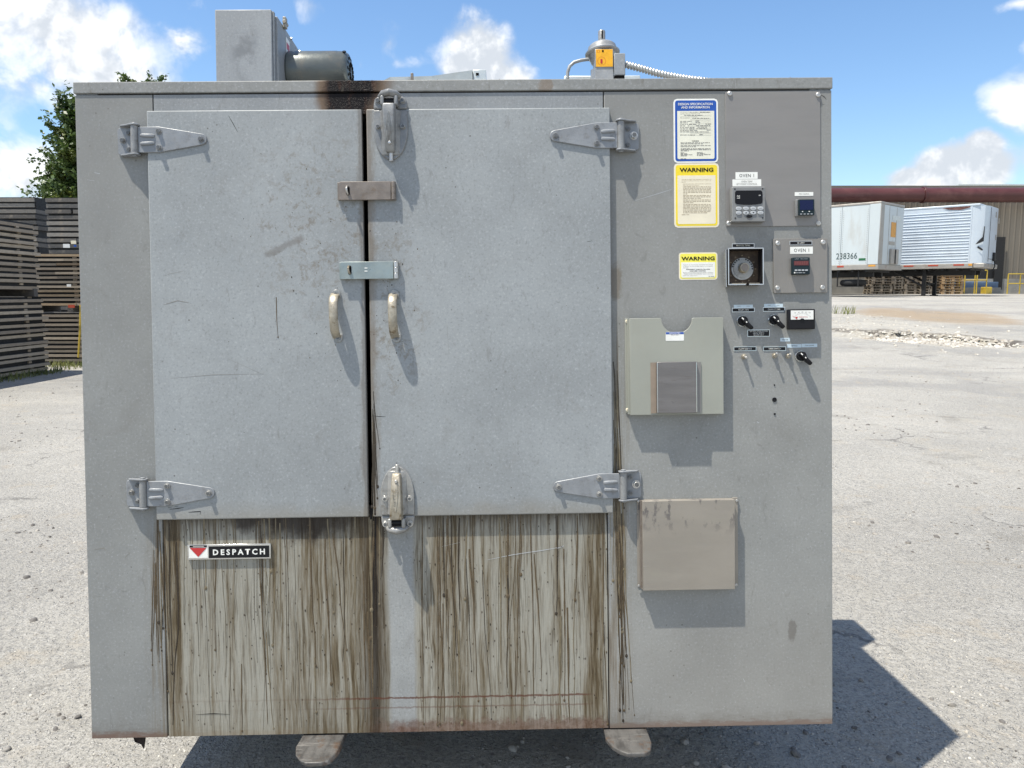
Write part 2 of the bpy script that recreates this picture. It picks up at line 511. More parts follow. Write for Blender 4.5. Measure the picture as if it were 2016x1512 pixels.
            k = n.m('MULTIPLY', n.step(n.m('ADD', z, n.m('MULTIPLY', n.m('SUBTRACT', br, .5), .09)), .042, .022), n.step(x, fp(700, 1430)[0], fp(800, 1430)[0]))
            c = n.mix(n.m('MULTIPLY', k, .7), c, n.mix(n.step(n.noise(o, 55, 5, .7), .4, .6), (.085, .040, .025), (.16, .105, .085)))
            rough = n.step(s, -.2, .8, .5, .40)
            n.put(p.inputs['Specular IOR Level'], n.step(s, -.2, .8, .45, .18))
            n.put(p.inputs['Normal'], n.bump(n.m('ADD', s1, n.m('MULTIPLY', s3, .5)), .25, .003, n.bump(n.noise(o, 2.6, 2, .5), .5, .012)))
        if kind == 'right':
            # streaks beside the right leaf
            sv = n.comb(x, 0.0, n.m('MULTIPLY', z, .03))
            s1 = n.noise(sv, 85, 6, .7)
            xe0 = fp(1203, 1000)[0]
            m1 = n.m('MULTIPLY', n.step(n.m('SUBTRACT', x, xe0), .075, .02), n.step(z, 1.30, .95))
            c = n.mix(n.m('MULTIPLY', n.m('MULTIPLY', n.step(s1, .42, .62), m1), .75), c, (.15, .12, .078))
            c = n.mix(n.m('MULTIPLY', n.m('MULTIPLY', n.step(s1, .55, .68), m1), .7), c, (.06, .045, .03))
            sp = blotch(n, o, fp(1212, 555)[0], fp(1212, 555)[1], .018, .05, .6, 40)
            c = n.mix(n.m('MULTIPLY', sp, .6), c, (.13, .10, .065))
            sp = blotch(n, o, fp(1560, 1240)[0], fp(1560, 1240)[1], .012, .03, .8, 50)
            c = n.mix(n.m('MULTIPLY', sp, .6), c, (.09, .08, .07))
            warm = n.step(z, .55, .1)
            c = n.mix(n.m('MULTIPLY', warm, .18), c, (.32, .29, .25))
        if kind == 'left':
            sv = n.comb(x, 0.0, n.m('MULTIPLY', z, .03))
            s1 = n.noise(sv, 85, 6, .7)
            m1 = n.m('MULTIPLY', n.step(n.m('SUBTRACT', fp(318, 1200)[0], x), .055, .01), n.step(z, .66, .56))
            c = n.mix(n.m('MULTIPLY', n.m('MULTIPLY', n.step(s1, .40, .62), m1), .8), c, (.14, .112, .072))
        if kind == 'plainbox':
            bs = n.noise(n.v('ADD', o, (.37, 0, .11)), 11, 5, .65)
            hx, hz_ = fp(482, 90, -.16)
            bl = blotch(n, o, hx, hz_, .035, .10, .4, 9, 1.0)
            c = n.mix(n.m('MULTIPLY', n.m('MULTIPLY', n.step(bs, .46, .62), bl), .65), c, (.13, .138, .148))
        if kind != 'plainbox':
            scr = n.noise(n.v('MULTIPLY', n.v('ADD', o, (.7, 0, .3)), (2.0, 1, 30)), 4.0, 6, .75)
            c = n.mix(n.m('MULTIPLY', n.step(scr, .70, .74), .35), c, (.6, .61, .62))
        n.put(p.inputs['Roughness'], rough)
        if not p.inputs['Normal'].is_linked:
            n.put(p.inputs['Normal'], n.bump(n.noise(o, 220, 3, .6), .10, .001, n.bump(n.noise(o, 1.9, 1, .5), .4, .012)))
        return c
    return mat(name, base, .5, 0.0, .45, extra=ex)


BASE = (.235, .252, .268)
DOORC = (.272, .290, .298)
m_left = steel('enamel_left', (.230, .236, .230), 'left')
m_right = steel('enamel_right', (.246, .250, .240), 'right')
m_cap = steel('enamel_cap', (.228, .232, .226), 'cap')
m_header = steel('enamel_header', (.235, .247, .256), 'header')
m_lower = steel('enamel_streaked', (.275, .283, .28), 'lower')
m_doorl = steel('enamel_door_left', DOORC, 'door_left')
m_doorr = steel('enamel_door_right', DOORC, 'door_right')
m_body = steel('enamel_body', BASE, 'plain')
m_box = steel('enamel_box', (.285, .302, .318), 'plainbox')
m_hard = mat('painted_hardware', (.235, .248, .264), .42, .1, .5, .10, 30, .15, 160, dirt=.35, dscale=40)
m_hard2 = mat('worn_hardware', (.235, .24, .242), .40, .2, .5, .16, 30, .2, 120, dirt=.5, dscale=36)
m_cast = mat('cast_latch', (.30, .298, .288), .36, .35, .5, .12, 40, .25, 110, dirt=.45, dscale=30, dirtcol=(.12, .10, .075))
m_head = mat('bolt_head', (.115, .118, .12), .4, .3, .5, .15, 90)
m_bright = mat('bright_bolt', (.52, .51, .49), .33, .7, .5, .10, 60, .1, 200, dirt=.3, dscale=90)
m_brass = mat('worn_brass_steel', (.36, .325, .26), .46, .5, .5, .2, 40, .2, 150, dirt=.8, dscale=55, dirtcol=(.13, .085, .035))
m_hasp1 = mat('tarnished_hasp', (.20, .172, .150), .48, .3, .5, .18, 30, .15, 120, dirt=.6, dscale=26, dirtcol=(.13, .09, .055))
m_hasp2 = mat('zinc_hasp', (.265, .305, .298), .36, .35, .5, .12, 22, .1, 120, dirt=.4, dscale=30, dirtcol=(.22, .26, .25))
m_black = mat('black_plastic', (.010, .010, .012), .42, 0, .22)
m_dark = mat('dark_inside', (.008, .0075, .007), .9, 0, .1)
m_plate = mat('brushed_plate', (.232, .222, .212), .44, .2, .5, .05, 4, .06, 90, (1, 1, 5), dirt=.2, dscale=8, dirtcol=(.2, .19, .18))
m_plate2 = mat('stainless_plate', (.235, .222, .205), .42, .25, .5, .06, 4, .06, 90, (6, 1, 1), dirt=.25, dscale=10, dirtcol=(.22, .2, .18))
m_pocket = mat('grey_green_plastic', (.295, .302, .262), .42, 0, .5, .05, 5, .05, 200, dirt=.2, dscale=18, dirtcol=(.28, .27, .22))
m_pocket2 = mat('small_pocket_metal', (.175, .165, .162), .36, .4, .5, .10, 6, .1, 120, (1, 1, 8), dirt=.3, dscale=14)
m_strip = mat('brown_tape', (.27, .215, .165), .5, 0, .5, .1, 20)


def ex_lowpocket(n, o, c, p):
    sm = n.noise(n.scale(o, (1, 1, 1)), 24, 6, .65)
    up = n.step(o and n.sep(o)[2], fp(1350, 1060)[1], fp(1350, 1000)[1])
    sm = n.noise(n.v('ADD', n.scale(o, (1.5, 1, .8)), (1.3, 0, .4)), 24, 5, .62)
    c = n.mix(n.m('MULTIPLY', n.m('MULTIPLY', n.step(sm, .55, .63), up), .7), c, (.085, .078, .082))
    sr = n.noise(n.scale(o, (1, 1, 40)), 6, 5, .7)
    c = n.mix(n.m('MULTIPLY', n.step(sr, .68, .72), .4), c, (.55, .52, .47))
    return c


m_pocket3 = mat('tan_aluminium', (.290, .264, .228), .40, .25, .5, .07, 4, .08, 150, (1, 1, 3), dirt=.3, dscale=9, dirtcol=(.3, .29, .24), extra=ex_lowpocket)
m_white = mat('white_label', (.78, .78, .74), .42, 0, .5, .05, 20, dirt=.12, dscale=70, dirtcol=(.5, .45, .36))
m_paleblue = mat('pale_blue_label', (.50, .60, .66), .4, 0, .5, .04, 20)
m_blue = mat('blue_print', (.012, .075, .36), .35, 0, .5, .06, 30)
m_yellow = mat('yellow_print', (.80, .62, .025), .38, 0, .5, .07, 14, dirt=.2, dscale=12, dirtcol=(.62, .46, .05))
m_yellow2 = mat('bright_yellow_print', (.82, .74, .09), .38, 0, .5, .04, 14)
m_cream = mat('cream_paper', (.74, .68, .53), .45, 0, .5, .05, 12, dirt=.3, dscale=10, dirtcol=(.66, .55, .36))
m_offwhite = mat('off_white_paper', (.72, .71, .60), .45, 0, .5, .05, 12, dirt=.2, dscale=14, dirtcol=(.6, .57, .45))
m_ink = mat('black_ink', (.010, .009, .009), .5, 0, .2)
m_inkg = mat('faded_ink', (.20, .19, .17), .5)
m_inkb = mat('brown_ink', (.36, .29, .19), .5)
m_red = mat('red_print', (.46, .028, .03), .35)
m_screen = mat('dark_screen', (.006, .0065, .009), .20, 0, .22)
m_bluescr = mat('blue_screen', (.006, .012, .055), .25, 0, .22)
m_redled = mat('red_led_window', (.11, .022, .024), .3)
m_redseg = mat('red_digit', (.22, .06, .055), .4)
m_ctrl = mat('grey_controller', (.20, .204, .204), .42, 0, .5, .08, 30, dirt=.3, dscale=60)
m_key = mat('grey_key', (.42, .44, .46), .4)
m_teal = mat('dark_teal_plastic', (.010, .022, .028), .4, 0, .25)
m_chrome = mat('chrome_ring', (.62, .62, .61), .2, .9)
m_grit = mat('rust_dust', (.32, .20, .11), .9, 0, .3, .3, 60)
m_dialbk = mat('dirty_dial_plate', (.055, .038, .026), .6, 0, .3, .4, 60)
m_motor = mat('motor_enamel', (.115, .128, .124), .34, .3, .5, .10, 14, .08, 120, dirt=.35, dscale=18, dirtcol=(.24, .2, .15))
m_gal = mat('galvanised_sheet', (.60, .63, .61), .36, .35, .5, .10, 12, .1, 60, dirt=.2, dscale=14, dirtcol=(.40, .36, .28))
m_grey = mat('grey_cast', (.31, .315, .315), .42, .3, .5, .12, 30, .1, 120, dirt=.4, dscale=26)
m_orange = mat('orange_yellow_tag', (.80, .40, .012), .4, 0, .5, .10, 30, dirt=.3, dscale=40, dirtcol=(.62, .24, .01))
m_conduit = mat('conduit_steel', (.50, .50, .48), .32, .6, .5, .1, 40, dirt=.3, dscale=60)


def ex_fork(n, o, c, p):
    f = n.noise(n.scale(o, (1, .3, 1)), 22, 5, .72); g = n.noise(n.v('ADD', n.scale(o, (.25, 1.6, 1)), (3, 1, 0)), 30, 5, .75)
    c = n.mix(n.m('MULTIPLY', n.step(f, .45, .65), .8), c, (.045, .043, .042))
    c = n.mix(n.m('MULTIPLY', n.step(g, .56, .64), .7), c, (.22, .21, .20))
    r_ = n.noise(n.v('ADD', o, (.4, 2, 0)), 14, 5, .7)
    return n.mix(n.m('MULTIPLY', n.step(r_, .50, .64), .6), c, (.10, .052, .024))


m_fork = mat('scraped_fork_steel', (.105, .102, .098), .5, .2, .4, .2, 9, .35, 70, extra=ex_fork)
m_drip_d = mat('dark_resin', (.030, .021, .012), .28, 0, .5)
m_drip_m = mat('brown_resin', (.085, .060, .032), .32, 0, .5, .2, 50)
m_drip_t = mat('tan_resin', (.15, .122, .075), .38, 0, .5, .2, 50)
m_rag = mat('charred_scrap', (.028, .02, .017), .8, 0, .3, .4, 30, .5, 60)
m_truck = mat('lift_truck_paint', (.62, .30, .03), .4, 0, .5, .08, 6, dirt=.4, dscale=5)
m_rubber = mat('tyre_rubber', (.022, .022, .022), .75, 0, .4, .2, 20)
# ------------------------------------------------------------------ the oven
oven = empty('industrial_oven')
oven.matrix_world = OVEN_M
tag(oven, 'large grey steel walk-in industrial oven with two doors and brown resin streaks below them', 'oven')

SX1, SX2 = fp(301, 200)[0], fp(1188, 200)[0]
CAPZ = fp(700, 181)[1]
G = 0.0015
# carcass behind the front sheets
for nm, b in (('side_wall', (0.0, .004, 0.0, .06, OD, OH - .003)), ('side_wall', (OW - .06, .004, 0.0, OW, OD, OH - .003)),
              ('roof_panel', (.061, .021, OH - .08, OW - .061, OD, OH - .006)), ('floor_panel', (.061, .021, .002, OW - .061, OD, .08)),
              ('back_wall', (.061, OD - .06, .081, OW - .061, OD - .001, OH - .081)), ('inner_lining', (.30, .25, .12, OW - .5, .27, OH - .12))):
    o = MB().box(*b).build(nm, m_dark if nm == 'inner_lining' else m_body, oven, .002)
MB().box(-.001, 0, 0.0, SX1 - G, .0195, CAPZ - .004).build('front_panel', m_left, oven, .0015)
MB().box(SX2 + G, 0, 0.0, OW + .001, .0195, CAPZ - .004).build('front_panel', m_right, oven, .0015)
MB().box(SX1 + G, .0004, DT - .008, SX2 - G, .0198, CAPZ - .004).build('header_panel', m_header, oven, .001)
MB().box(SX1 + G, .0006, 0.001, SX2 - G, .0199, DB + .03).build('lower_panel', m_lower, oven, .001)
# roof cap with a folded edge
cap = MB()
cap.box(-.004, -.0035, CAPZ, OW + .003, .30, OH)
cap.build('roof_cap', m_cap, oven, .002)
MB().box(-.004, .3005, OH - .03, OW + .003, OD + .003, OH).build('roof_cap', m_cap, oven, .002)

# doors
def door(x0, x1, m, nm='door'):
    b = MB()
    b.box(x0, -.015, DB, x1, .002, DT)
    o = b.build(nm, m, oven, .0028, 3)
    q = MB().box(x0 + (.06 if x0 < .5 else .012), .0022, DB + .05, x1 - (.012 if x0 < .5 else .06), .10, DT - .05)
    q.build('door_core', m_dark, o)
    return o


DX0, DX1 = fp(288.5, 230, .015)[0], fp(712, 230, .015)[0]
DX2, DX3 = fp(721, 230, .015)[0], fp(1200.5, 230, .015)[0]
door_l = door(DX0, DX1, m_doorl)
door_r = door(DX2, DX3, m_doorr)
DY = -.015                                       # door skin


def bolt(mb, x, y, z, r=.0066, h=.0085, n=6):
    mb.cur = 0; mb.cyl((x, y, z), (0, -1, 0), r * 1.30, .0020, 14)
    mb.cyl((x, y - .0020, z), (0, -1, 0), r, h - .0020, n, r * .95)
    mb.cur = 1; mb.cyl((x, y - h, z), (0, -1, 0), r * .74, .0004, n); mb.cur = 0


def bolts(parent, pts, y, r=.0066, h=.0085, m=None):
    for (x, z) in pts:
        b = MB(); bolt(b, x, y, z, r, h)
        b.build('bolt', [m or m_cast, m_head], parent, .0005, 1)


# strap hinges -----------------------------------------------------------------
def hinge(kx, kz, s, bright):
    """kx,kz: knuckle centre; s=+1 strap runs to the right"""
    L = .199; hh = .0355; yb = DY; th = .0052
    def X(v): return kx + s * v
    part = MB()
    base = [(X(-.053), kz - .031), (X(-.049), kz - .037), (X(.004), kz - .0395), (X(.004), kz + .0395), (X(-.049), kz + .037), (X(-.053), kz + .031)]
    if s < 0: base = base[::-1]
    part.prism(base, -.005, -.0002)
    h = part.build('hinge', m_hard, oven, .0012)
    st = [(X(.010), kz - hh)] + [(X(.068), kz - hh)] + [(X(L - .016 + .0155 * math.cos(R(a))), kz + .0155 * math.sin(R(a))) for a in (-76, -50, -25, 0, 25, 50, 76)] + [(X(.068), kz + hh), (X(.010), kz + hh)]
    if s < 0: st = st[::-1]
    MB().prism(st, yb - th, yb - .0002).build('strap', m_hard, h, .0016, 2)
    # pin barrel with the bent ears of the base leaf
    b = MB()
    b.cyl((kx, -.0185, kz - .038), (0, 0, 1), .0102, .076, 18)
    b.build('barrel', m_hard2, h, .001)
    for e in (-1, 1):
        zz = kz + e * .0405
        ear = MB()
        pr = [(X(-.047), -.003), (X(-.040), -.016), (X(-.022), -.022), (X(-.010), -.029), (X(.004), -.0325), (X(.0135), -.027), (X(.0145), -.014), (X(.006), -.003)]
        if s < 0: pr = pr[::-1]
        vs = [(x, y, zz - .0022) for x, y in pr] + [(x, y, zz + .0022) for x, y in pr]
        n = len(pr)
        ear.add(vs, [tuple(range(n)), tuple(range(2 * n - 1, n - 1, -1))] + [(i, i + n, (i + 1) % n + n, (i + 1) % n) for i in range(n)])
        ear.cyl((kx, -.0185, zz + e * .0022), (0, 0, e), .0072, .0035, 12)
        ear.build('ear', m_hard, h, .0012)
    # pressed ribs
    for e in (-1, 1):
        rb = MB()
        rb.sweep([(X(.017), yb - th - .0006, kz + e * .0115), (X(.022), yb - th - .002, kz + e * .0115), (X(.05), yb - th - .002, kz + e * .010), (X(.056), yb - th - .0006, kz + e * .0098)],
                 [.0035, .0052, .0052, .0035], [.002, .0035, .0035, .002], 8, (0, 0, 1))
        rb.build('rib', m_hard, h, smooth=True)
    mm = m_cast if bright else m_hard2
    bolts(h, [(X(.068), kz + .022), (X(.068), kz - .0225), (X(L - .0165), kz)], yb - th, m=mm)
    bolts(h, [(X(-.022), kz + .022), (X(-.022), kz - .0225)], -.005, r=.0058, h=.0065, m=m_hard2)
    bolts(h, [(X(-.038), kz + (.002 if s > 0 else .002))], -.005, r=.0066 if s > 0 else .0092, h=.009 if s > 0 else .012, m=m_bright if (s < 0) else mm)
    return h


for (px, py, s, br) in ((266, 276, 1, False), (1222, 267, -1, False), (283, 972, 1, True), (1227, 956, -1, True)):
    kx, kz = fp(px, py, .015)
    hinge(kx, kz, s, br)


# roller latches ----------------------------------------------------------------
def latch(cx, cz, s, m, m2, letters):
    """cx,cz: centre of the door edge under the latch; s=+1 body hangs down from it"""
    def Z(v): return cz - s * v
    out = [(cx - .046, Z(.002)), (cx - .0475, Z(.03))]
    out += [(cx - .047 * math.cos(R(a)), Z(.055 + .083 * math.sin(R(a)))) for a in range(5, 176, 10)]
    out += [(cx + .0475, Z(.03)), (cx + .046, Z(.002))]
    if s < 0: out = out[::-1]
    lt = MB().prism(out, DY - .007, DY - .0002).build('latch', m, oven, .002, 2)
    # strike on the frame
    so = [(cx - .047, Z(-.001)), (cx + .047, Z(-.001))] + [(cx + .047 * (abs(math.cos(R(a))) ** .55) * (1 if math.cos(R(a)) > 0 else -1), Z(-.006 - .036 * math.sin(R(a)) ** .7)) for a in range(4, 177, 12)]
    if s > 0: so = so
    else: so = so[::-1]
    sk = MB().prism(so, -.019, -.0002).build('strike', m, lt, .005, 3, ang=30)
    # hump in the strike that holds the roller: two cheeks and a bridge
    for e in (-1, 1):
        MB().box(cx + e * .0185 - .005, -.05, min(Z(-.004), Z(-.030)), cx + e * .0185 + .005, -.0185, max(Z(-.004), Z(-.030))).build('roller_cheek', m, lt, .0035, 3)
    hm = MB()
    hm.sweep([(cx - .026, -.026, Z(-.034)), (cx - .017, -.041, Z(-.036)), (cx, -.047, Z(-.038)), (cx + .017, -.041, Z(-.036)), (cx + .026, -.026, Z(-.034))], [.007, .0095, .0105, .0095, .007], [.008, .010, .011, .010, .008], 10, (0, 0, 1))
    hm.build('strike_hump', m, lt, smooth=True)
    MB().cyl((cx - .0135, -.032, Z(-.017)), (1, 0, 0), .0105, .027, 18).build('roller', m_black, lt, .001)
    MB().box(cx - .0135, -.0215, min(Z(-.029), Z(-.006)), cx + .0135, -.0195, max(Z(-.029), Z(-.006))).build('roller_pocket', m_dark, lt)
    # raised housing under the handle
    hz = [(.004, .022, .030), (.03, .0205, .028), (.07, .0195, .020), (.105, .019, .013), (.126, .017, .006)]
    b = MB(); vs = []
    for z, hw, hy in hz:
        vs += [(cx - hw - .008, DY - .0065, Z(z)), (cx - hw + .003, DY - .007 - hy * .55, Z(z)), (cx + hw - .003, DY - .007 - hy * .55, Z(z)), (cx + hw + .008, DY - .0065, Z(z))]
    fs = [(i * 4 + k, i * 4 + k + 1, i * 4 + k + 5, i * 4 + k + 4) for i in range(len(hz) - 1) for k in range(3)]
    n4 = (len(hz) - 1) * 4
    fs += [(0, 1, 2, 3), (n4, n4 + 1, n4 + 2, n4 + 3)] + [(i * 4, i * 4 + 3, i * 4 + 7, i * 4 + 4) for i in range(len(hz) - 1)]
    b.add(vs, fs); b.build('housing', m, lt, .003, 3)
    # lever: tapered bar standing well off the plate
    lv = [(-.006, .0178, -.043, -.060), (.012, .0180, -.040, -.0635), (.05, .0165, -.036, -.0615), (.09, .0145, -.031, -.053), (.116, .0125, -.027, -.044), (.121, .0110, -.027, -.040)]
    b = MB(); vs = []
    for z, hw, y0, y1 in lv:
        vs += [(cx - hw - .0015, y0, Z(z)), (cx - hw * .86, y1, Z(z)), (cx + hw * .86, y1, Z(z)), (cx + hw + .0015, y0, Z(z))]
    fs = [(i * 4 + k, i * 4 + (k + 1) % 4, (i + 1) * 4 + (k + 1) % 4, (i + 1) * 4 + k) for i in range(len(lv) - 1) for k in range(4)]
    n4 = (len(lv) - 1) * 4
    fs += [(0, 1, 2, 3), (n4, n4 + 1, n4 + 2, n4 + 3)]
    b.add(vs, fs); lever = b.build('lever', m2, lt, .0035, 3)
    # long raised lozenge with cast letters
    lz = [(cx - .0062 * math.sin(R(a)) ** .8 * (1 if k == 0 else -1), 0) for k in (0,) for a in (10,)]
    pts = []
    for a in range(0, 360, 18):
        pts.append((cx + .0078 * math.cos(R(a)) * (1 - .35 * math.sin(R(a)) * s), Z(.058) + .043 * math.sin(R(a))))
    yl = lambda z: -.0645
    vs = []; n = len(pts)
    def ysurf(z):
        t = (cz - z) * s
        return -.0635 + max(0, t - .05) * .215 if t > .05 else -.0635 + max(0, t - .012) * .053
    vs = [(x, ysurf(z) + .002, z) for x, z in pts] + [(cx + (x - cx) * .75, ysurf(z) - .0013, Z(.058) + (z - Z(.058)) * .93) for x, z in pts]
    MB().add(vs, [tuple(range(n, 2 * n))] + [(i, (i + 1) % n, (i + 1) % n + n, i + n) for i in range(n)]).build('raised_lozenge', m2, lt, smooth=True, ang=60)
    MB().cyl((cx + .001, ysurf(Z(.100)) + .004, Z(.100)), (0, -1, 0), .0052, .008, 12, .004).build('rivet', m_bright, lt, .0008)
    MB().cyl((cx + .001, DY - .012, Z(.118)), (0, 0, -s), .0055, .026, 12).build('pin', m_bright, lt, .001)
    bolts(lt, [(cx - .0345, Z(.048)), (cx + .0345, Z(.048))], DY - .007, r=.0062, h=.0085, m=m_cast if s > 0 else m_bright)
    bolts(lt, [(cx - .0345, Z(-.024)), (cx + .0345, Z(-.024))], -.019, r=.0068, h=.008, m=m_cast if s > 0 else m_bright)
    return lt, ysurf


lx, lz = fp(769, 217, .015); latch1, ys1 = latch(lx, lz, 1, m_hard2, m_hard2, None)
lx2, lz2 = fp(783.5, 1014, .015); latch2, ys2 = latch(lx2, lz2, -1, m_cast, m_brass, None)


# hasps --------------------------------------------------------------------------
def hasp(r4, m, slot_px, mark):
    x0, z0, x1, z1 = rect(*r4, .024)
    y = -.026
    hp = MB().prism([(x0, z0), (x1 - .013, z0), (x1 - .013, z1), (x0, z1)] if mark else [(x0 + .004, z0), (x1 - .013, z0), (x1 - .013, z1), (x0 + .004, z1), (x0, z1 - .004), (x0, z0 + .004)], y - .003, y).build('hasp', m, oven, .0008)
    MB().box(x0 - .005, DY - .009, z0 + .001, x0 + .075, DY - .0002, z1 - .001).build('staple_plate', m, hp, .001)
    MB().box(x1 - .028, DY - .005, z0, x1 + .0, DY - .0002, z1).build('hinge_leaf', m, hp, .001)
    for k in range(3):
        a, b = z0 + (z1 - z0) * (k / 3 + .006), z0 + (z1 - z0) * ((k + 1) / 3 - .006)
        MB().cyl((x1 - .006, y + .002, a), (0, 0, 1), .0068, b - a, 14).build('knuckle', m_bright if mark else m, hp, .0006)
    sx, sz = fp(*slot_px, .026)
    MB().prism(rrect(sx - .0048, sz - .0125, sx + .0048, sz + .0125, .0046), y - .0036, y - .0029).build('slot', m_dark, hp)
    MB().sweep([(sx - .001, y + .004, sz - .010), (sx + .0005, y - .010, sz - .0095), (sx - .001, y - .0155, sz - .004), (sx - .002, y - .0155, sz + .004), (sx - .002, y - .010, sz + .0095), (sx - .001, y + .004, sz + .0100)], .0027, .0027, 10).build('staple', m_brass if mark else m_bright, hp, smooth=True)
    if mark:
        for k in (-1, 1):
            mx, mz = fp(721, 531 + k * 3, .026)
            MB().box(mx - .004, y - .0036, mz - .0012, mx + .004, y - .0029, mz + .0012).build('stamp', m_white, hp)
    return hp


hasp((668, 358, 779, 394), m_hasp1, (685.5, 376), False)
hasp((671.5, 515.5, 784, 549.5), m_hasp2, (689, 532), True)


# pull handles ---------------------------------------------------------------------
def pull(px0, px1, py0, py1):
    x0, z0, x1, z1 = rect(px0, py0, px1, py1, .02)
    xa = (x0 + x1) / 2; L = z1 - z0
    zs = [(0.075, -.017), (.105, -.021), (.14, -.032), (.19, -.042), (.27, -.048), (.38, -.051), (.5, -.052), (.62, -.051), (.73, -.048), (.81, -.042), (.86, -.032), (.895, -.021), (.925, -.017)]
    P = [(xa - .0015 + .004 * (.5 - t), y, z0 + L * t) for t, y in zs]
    rx = [.0125, .0125, .0125, .0125, .0125, .0122, .0122, .0122, .0125, .0128, .0130, .0130, .0125]
    ry = [.003, .0042, .0052, .0055, .0056, .0056, .0056, .0056, .0056, .0056, .0052, .0042, .003]
    h = MB().sweep(P, rx, ry, 16, (1, 0, 0)).build('pull_handle', m_brass, oven, smooth=True, ang=80)
    for zz, k in ((z0 + .0115, -1), (z1 - .0125, 1)):
        xo = xa + (.0035 if k < 0 else 0)
        pts = [(xo - .0125, zz - k * .010), (xo + .0125, zz - k * .010)] if k > 0 else [(xo + .0125, zz - k * .010), (xo - .0125, zz - k * .010)]
        pts += [(xo + .0125 * math.cos(R(a)), zz + k * .0125 * math.sin(R(a))) for a in range(0, 181, 20)] if k > 0 else [(xo - .0125 * math.cos(R(a)), zz + k * .0125 * math.sin(R(a))) for a in range(0, 181, 20)]
        MB().prism(pts, DY - .0045, DY - .0002).build('foot', m_cast, h, .001)
        b = MB(); bolt(b, xo, DY - .0045, zz, .0055, .005); b.build('bolt', [m_hard2, m_head], h)
    return h


pull(650, 674.5, 570, 673.5)
pull(765, 789, 570.5, 673.5)


# ------------------------------------------------------------------ lettering
def text_mesh(s, spacing=1.0, bold=0.0, res=2, line=1.0, align='CENTER'):
    cu = bpy.data.curves.new('lettering', 'FONT')
    cu.body = s; cu.align_x = align; cu.align_y = 'CENTER'
    cu.space_character = spacing; cu.offset = bold; cu.resolution_u = res; cu.space_line = line; cu.extrude = 0.0
    ob = bpy.data.objects.new('lettering', cu); col.objects.link(ob)
    dg = bpy.context.evaluated_depsgraph_get(); dg.update()
    me = bpy.data.meshes.new_from_object(ob.evaluated_get(dg))
    bpy.data.objects.remove(ob); bpy.data.curves.remove(cu)
    return me


def letters(s, cx, cz, w, h, y, m, parent, spacing=1.0, bold=0.0, line=1.0, rot=0.0, align='CENTER', M=None, name='lettering'):
    """flat print, w by h, centred on (cx, cz) of the face, facing the front"""
    me = text_mesh(s, spacing, bold, 2, line, align)
    n = len(me.vertices); a = np.empty(n * 3); me.vertices.foreach_get('co', a); a = a.reshape(-1, 3)
    lo, hi = a.min(0), a.max(0)
    sx = w / (hi[0] - lo[0]); sz = h / (hi[1] - lo[1]) if h else sx
    x = (a[:, 0] - (lo[0] + hi[0]) / 2) * sx; z = (a[:, 1] - (lo[1] + hi[1]) / 2) * sz
    c, q = math.cos(rot), math.sin(rot)
    out = np.stack([cx + x * c - z * q, np.full(n, y), cz + x * q + z * c], 1)
    me.vertices.foreach_set('co', out.ravel()); me.update()
    me.materials.clear(); me.materials.append(m)
    o = bpy.data.objects.new(name, me); col.objects.link(o); o.parent = parent
    return o


TILT = -R(.75)                       # prints sit square on the leaning oven


def lab(r4, m, y, parent, name='label', th=.0006, r=.0008):
    x0, z0, x1, z1 = rect(*r4, -y)
    o = MB().prism(rrect(x0, z0, x1, z1, r, 2), y - th, y - .0001).build(name, m, parent)
    return o, x0, z0, x1, z1, y - th


def textlabel(r4, s, m_bg, m_tx, y=0.0, frame=None, wfrac=.7, hfrac=.5, bold=0.0, spacing=1.05, line=1.0, name='label', parent=None):
    parent = parent or oven
    if frame:
        o, x0, z0, x1, z1, yy = lab(r4, frame, y, parent, name, .0012)
        b = .0016
        MB().box(x0 + b, yy - .0004, z0 + b, x1 - b, yy - .0001, z1 - b).build('label_face', m_bg, o)
        yy -= .0004
    else:
        o, x0, z0, x1, z1, yy = lab(r4, m_bg, y, parent, name)
    if s: letters(s, (x0 + x1) / 2, (z0 + z1) / 2, (x1 - x0) * wfrac, (z1 - z0) * hfrac, yy - .0003, m_tx, o, spacing, bold, line)
    return o


def textline(parent, s, px0, px1, py, hpx, y, m, bold=0.0):
    a = fp(px0, py, -y); b = fp(px1, py, -y)
    letters(s, (a[0] + b[0]) / 2, (a[1] + b[1]) / 2, b[0] - a[0], hpx * 1.42 * MM, y, m, parent, 1.0, bold)


def bars(parent, rows, y, m, hpx=1.3, seed=3):
    """lines of print too small to read: word-length strokes"""
    rr = random.Random(seed); b = MB()
    for (px0, px1, py) in rows:
        x = px0
        while x < px1 - 1:
            wl = min(rr.choice((3, 4, 5, 6, 8, 9)) * .85, px1 - x)
            k = rr.uniform(.75, 1.05)
            p, q = fp(x, py, -y), fp(x + wl, py, -y)
            hh = hpx * 1.42 * MM * .5 * k
            b.box(p[0], y, p[1] - hh, q[0], y + .0001, p[1] + hh)
            x += wl + rr.uniform(1.0, 1.5)
    o = b.build('small_print', m, parent); return o


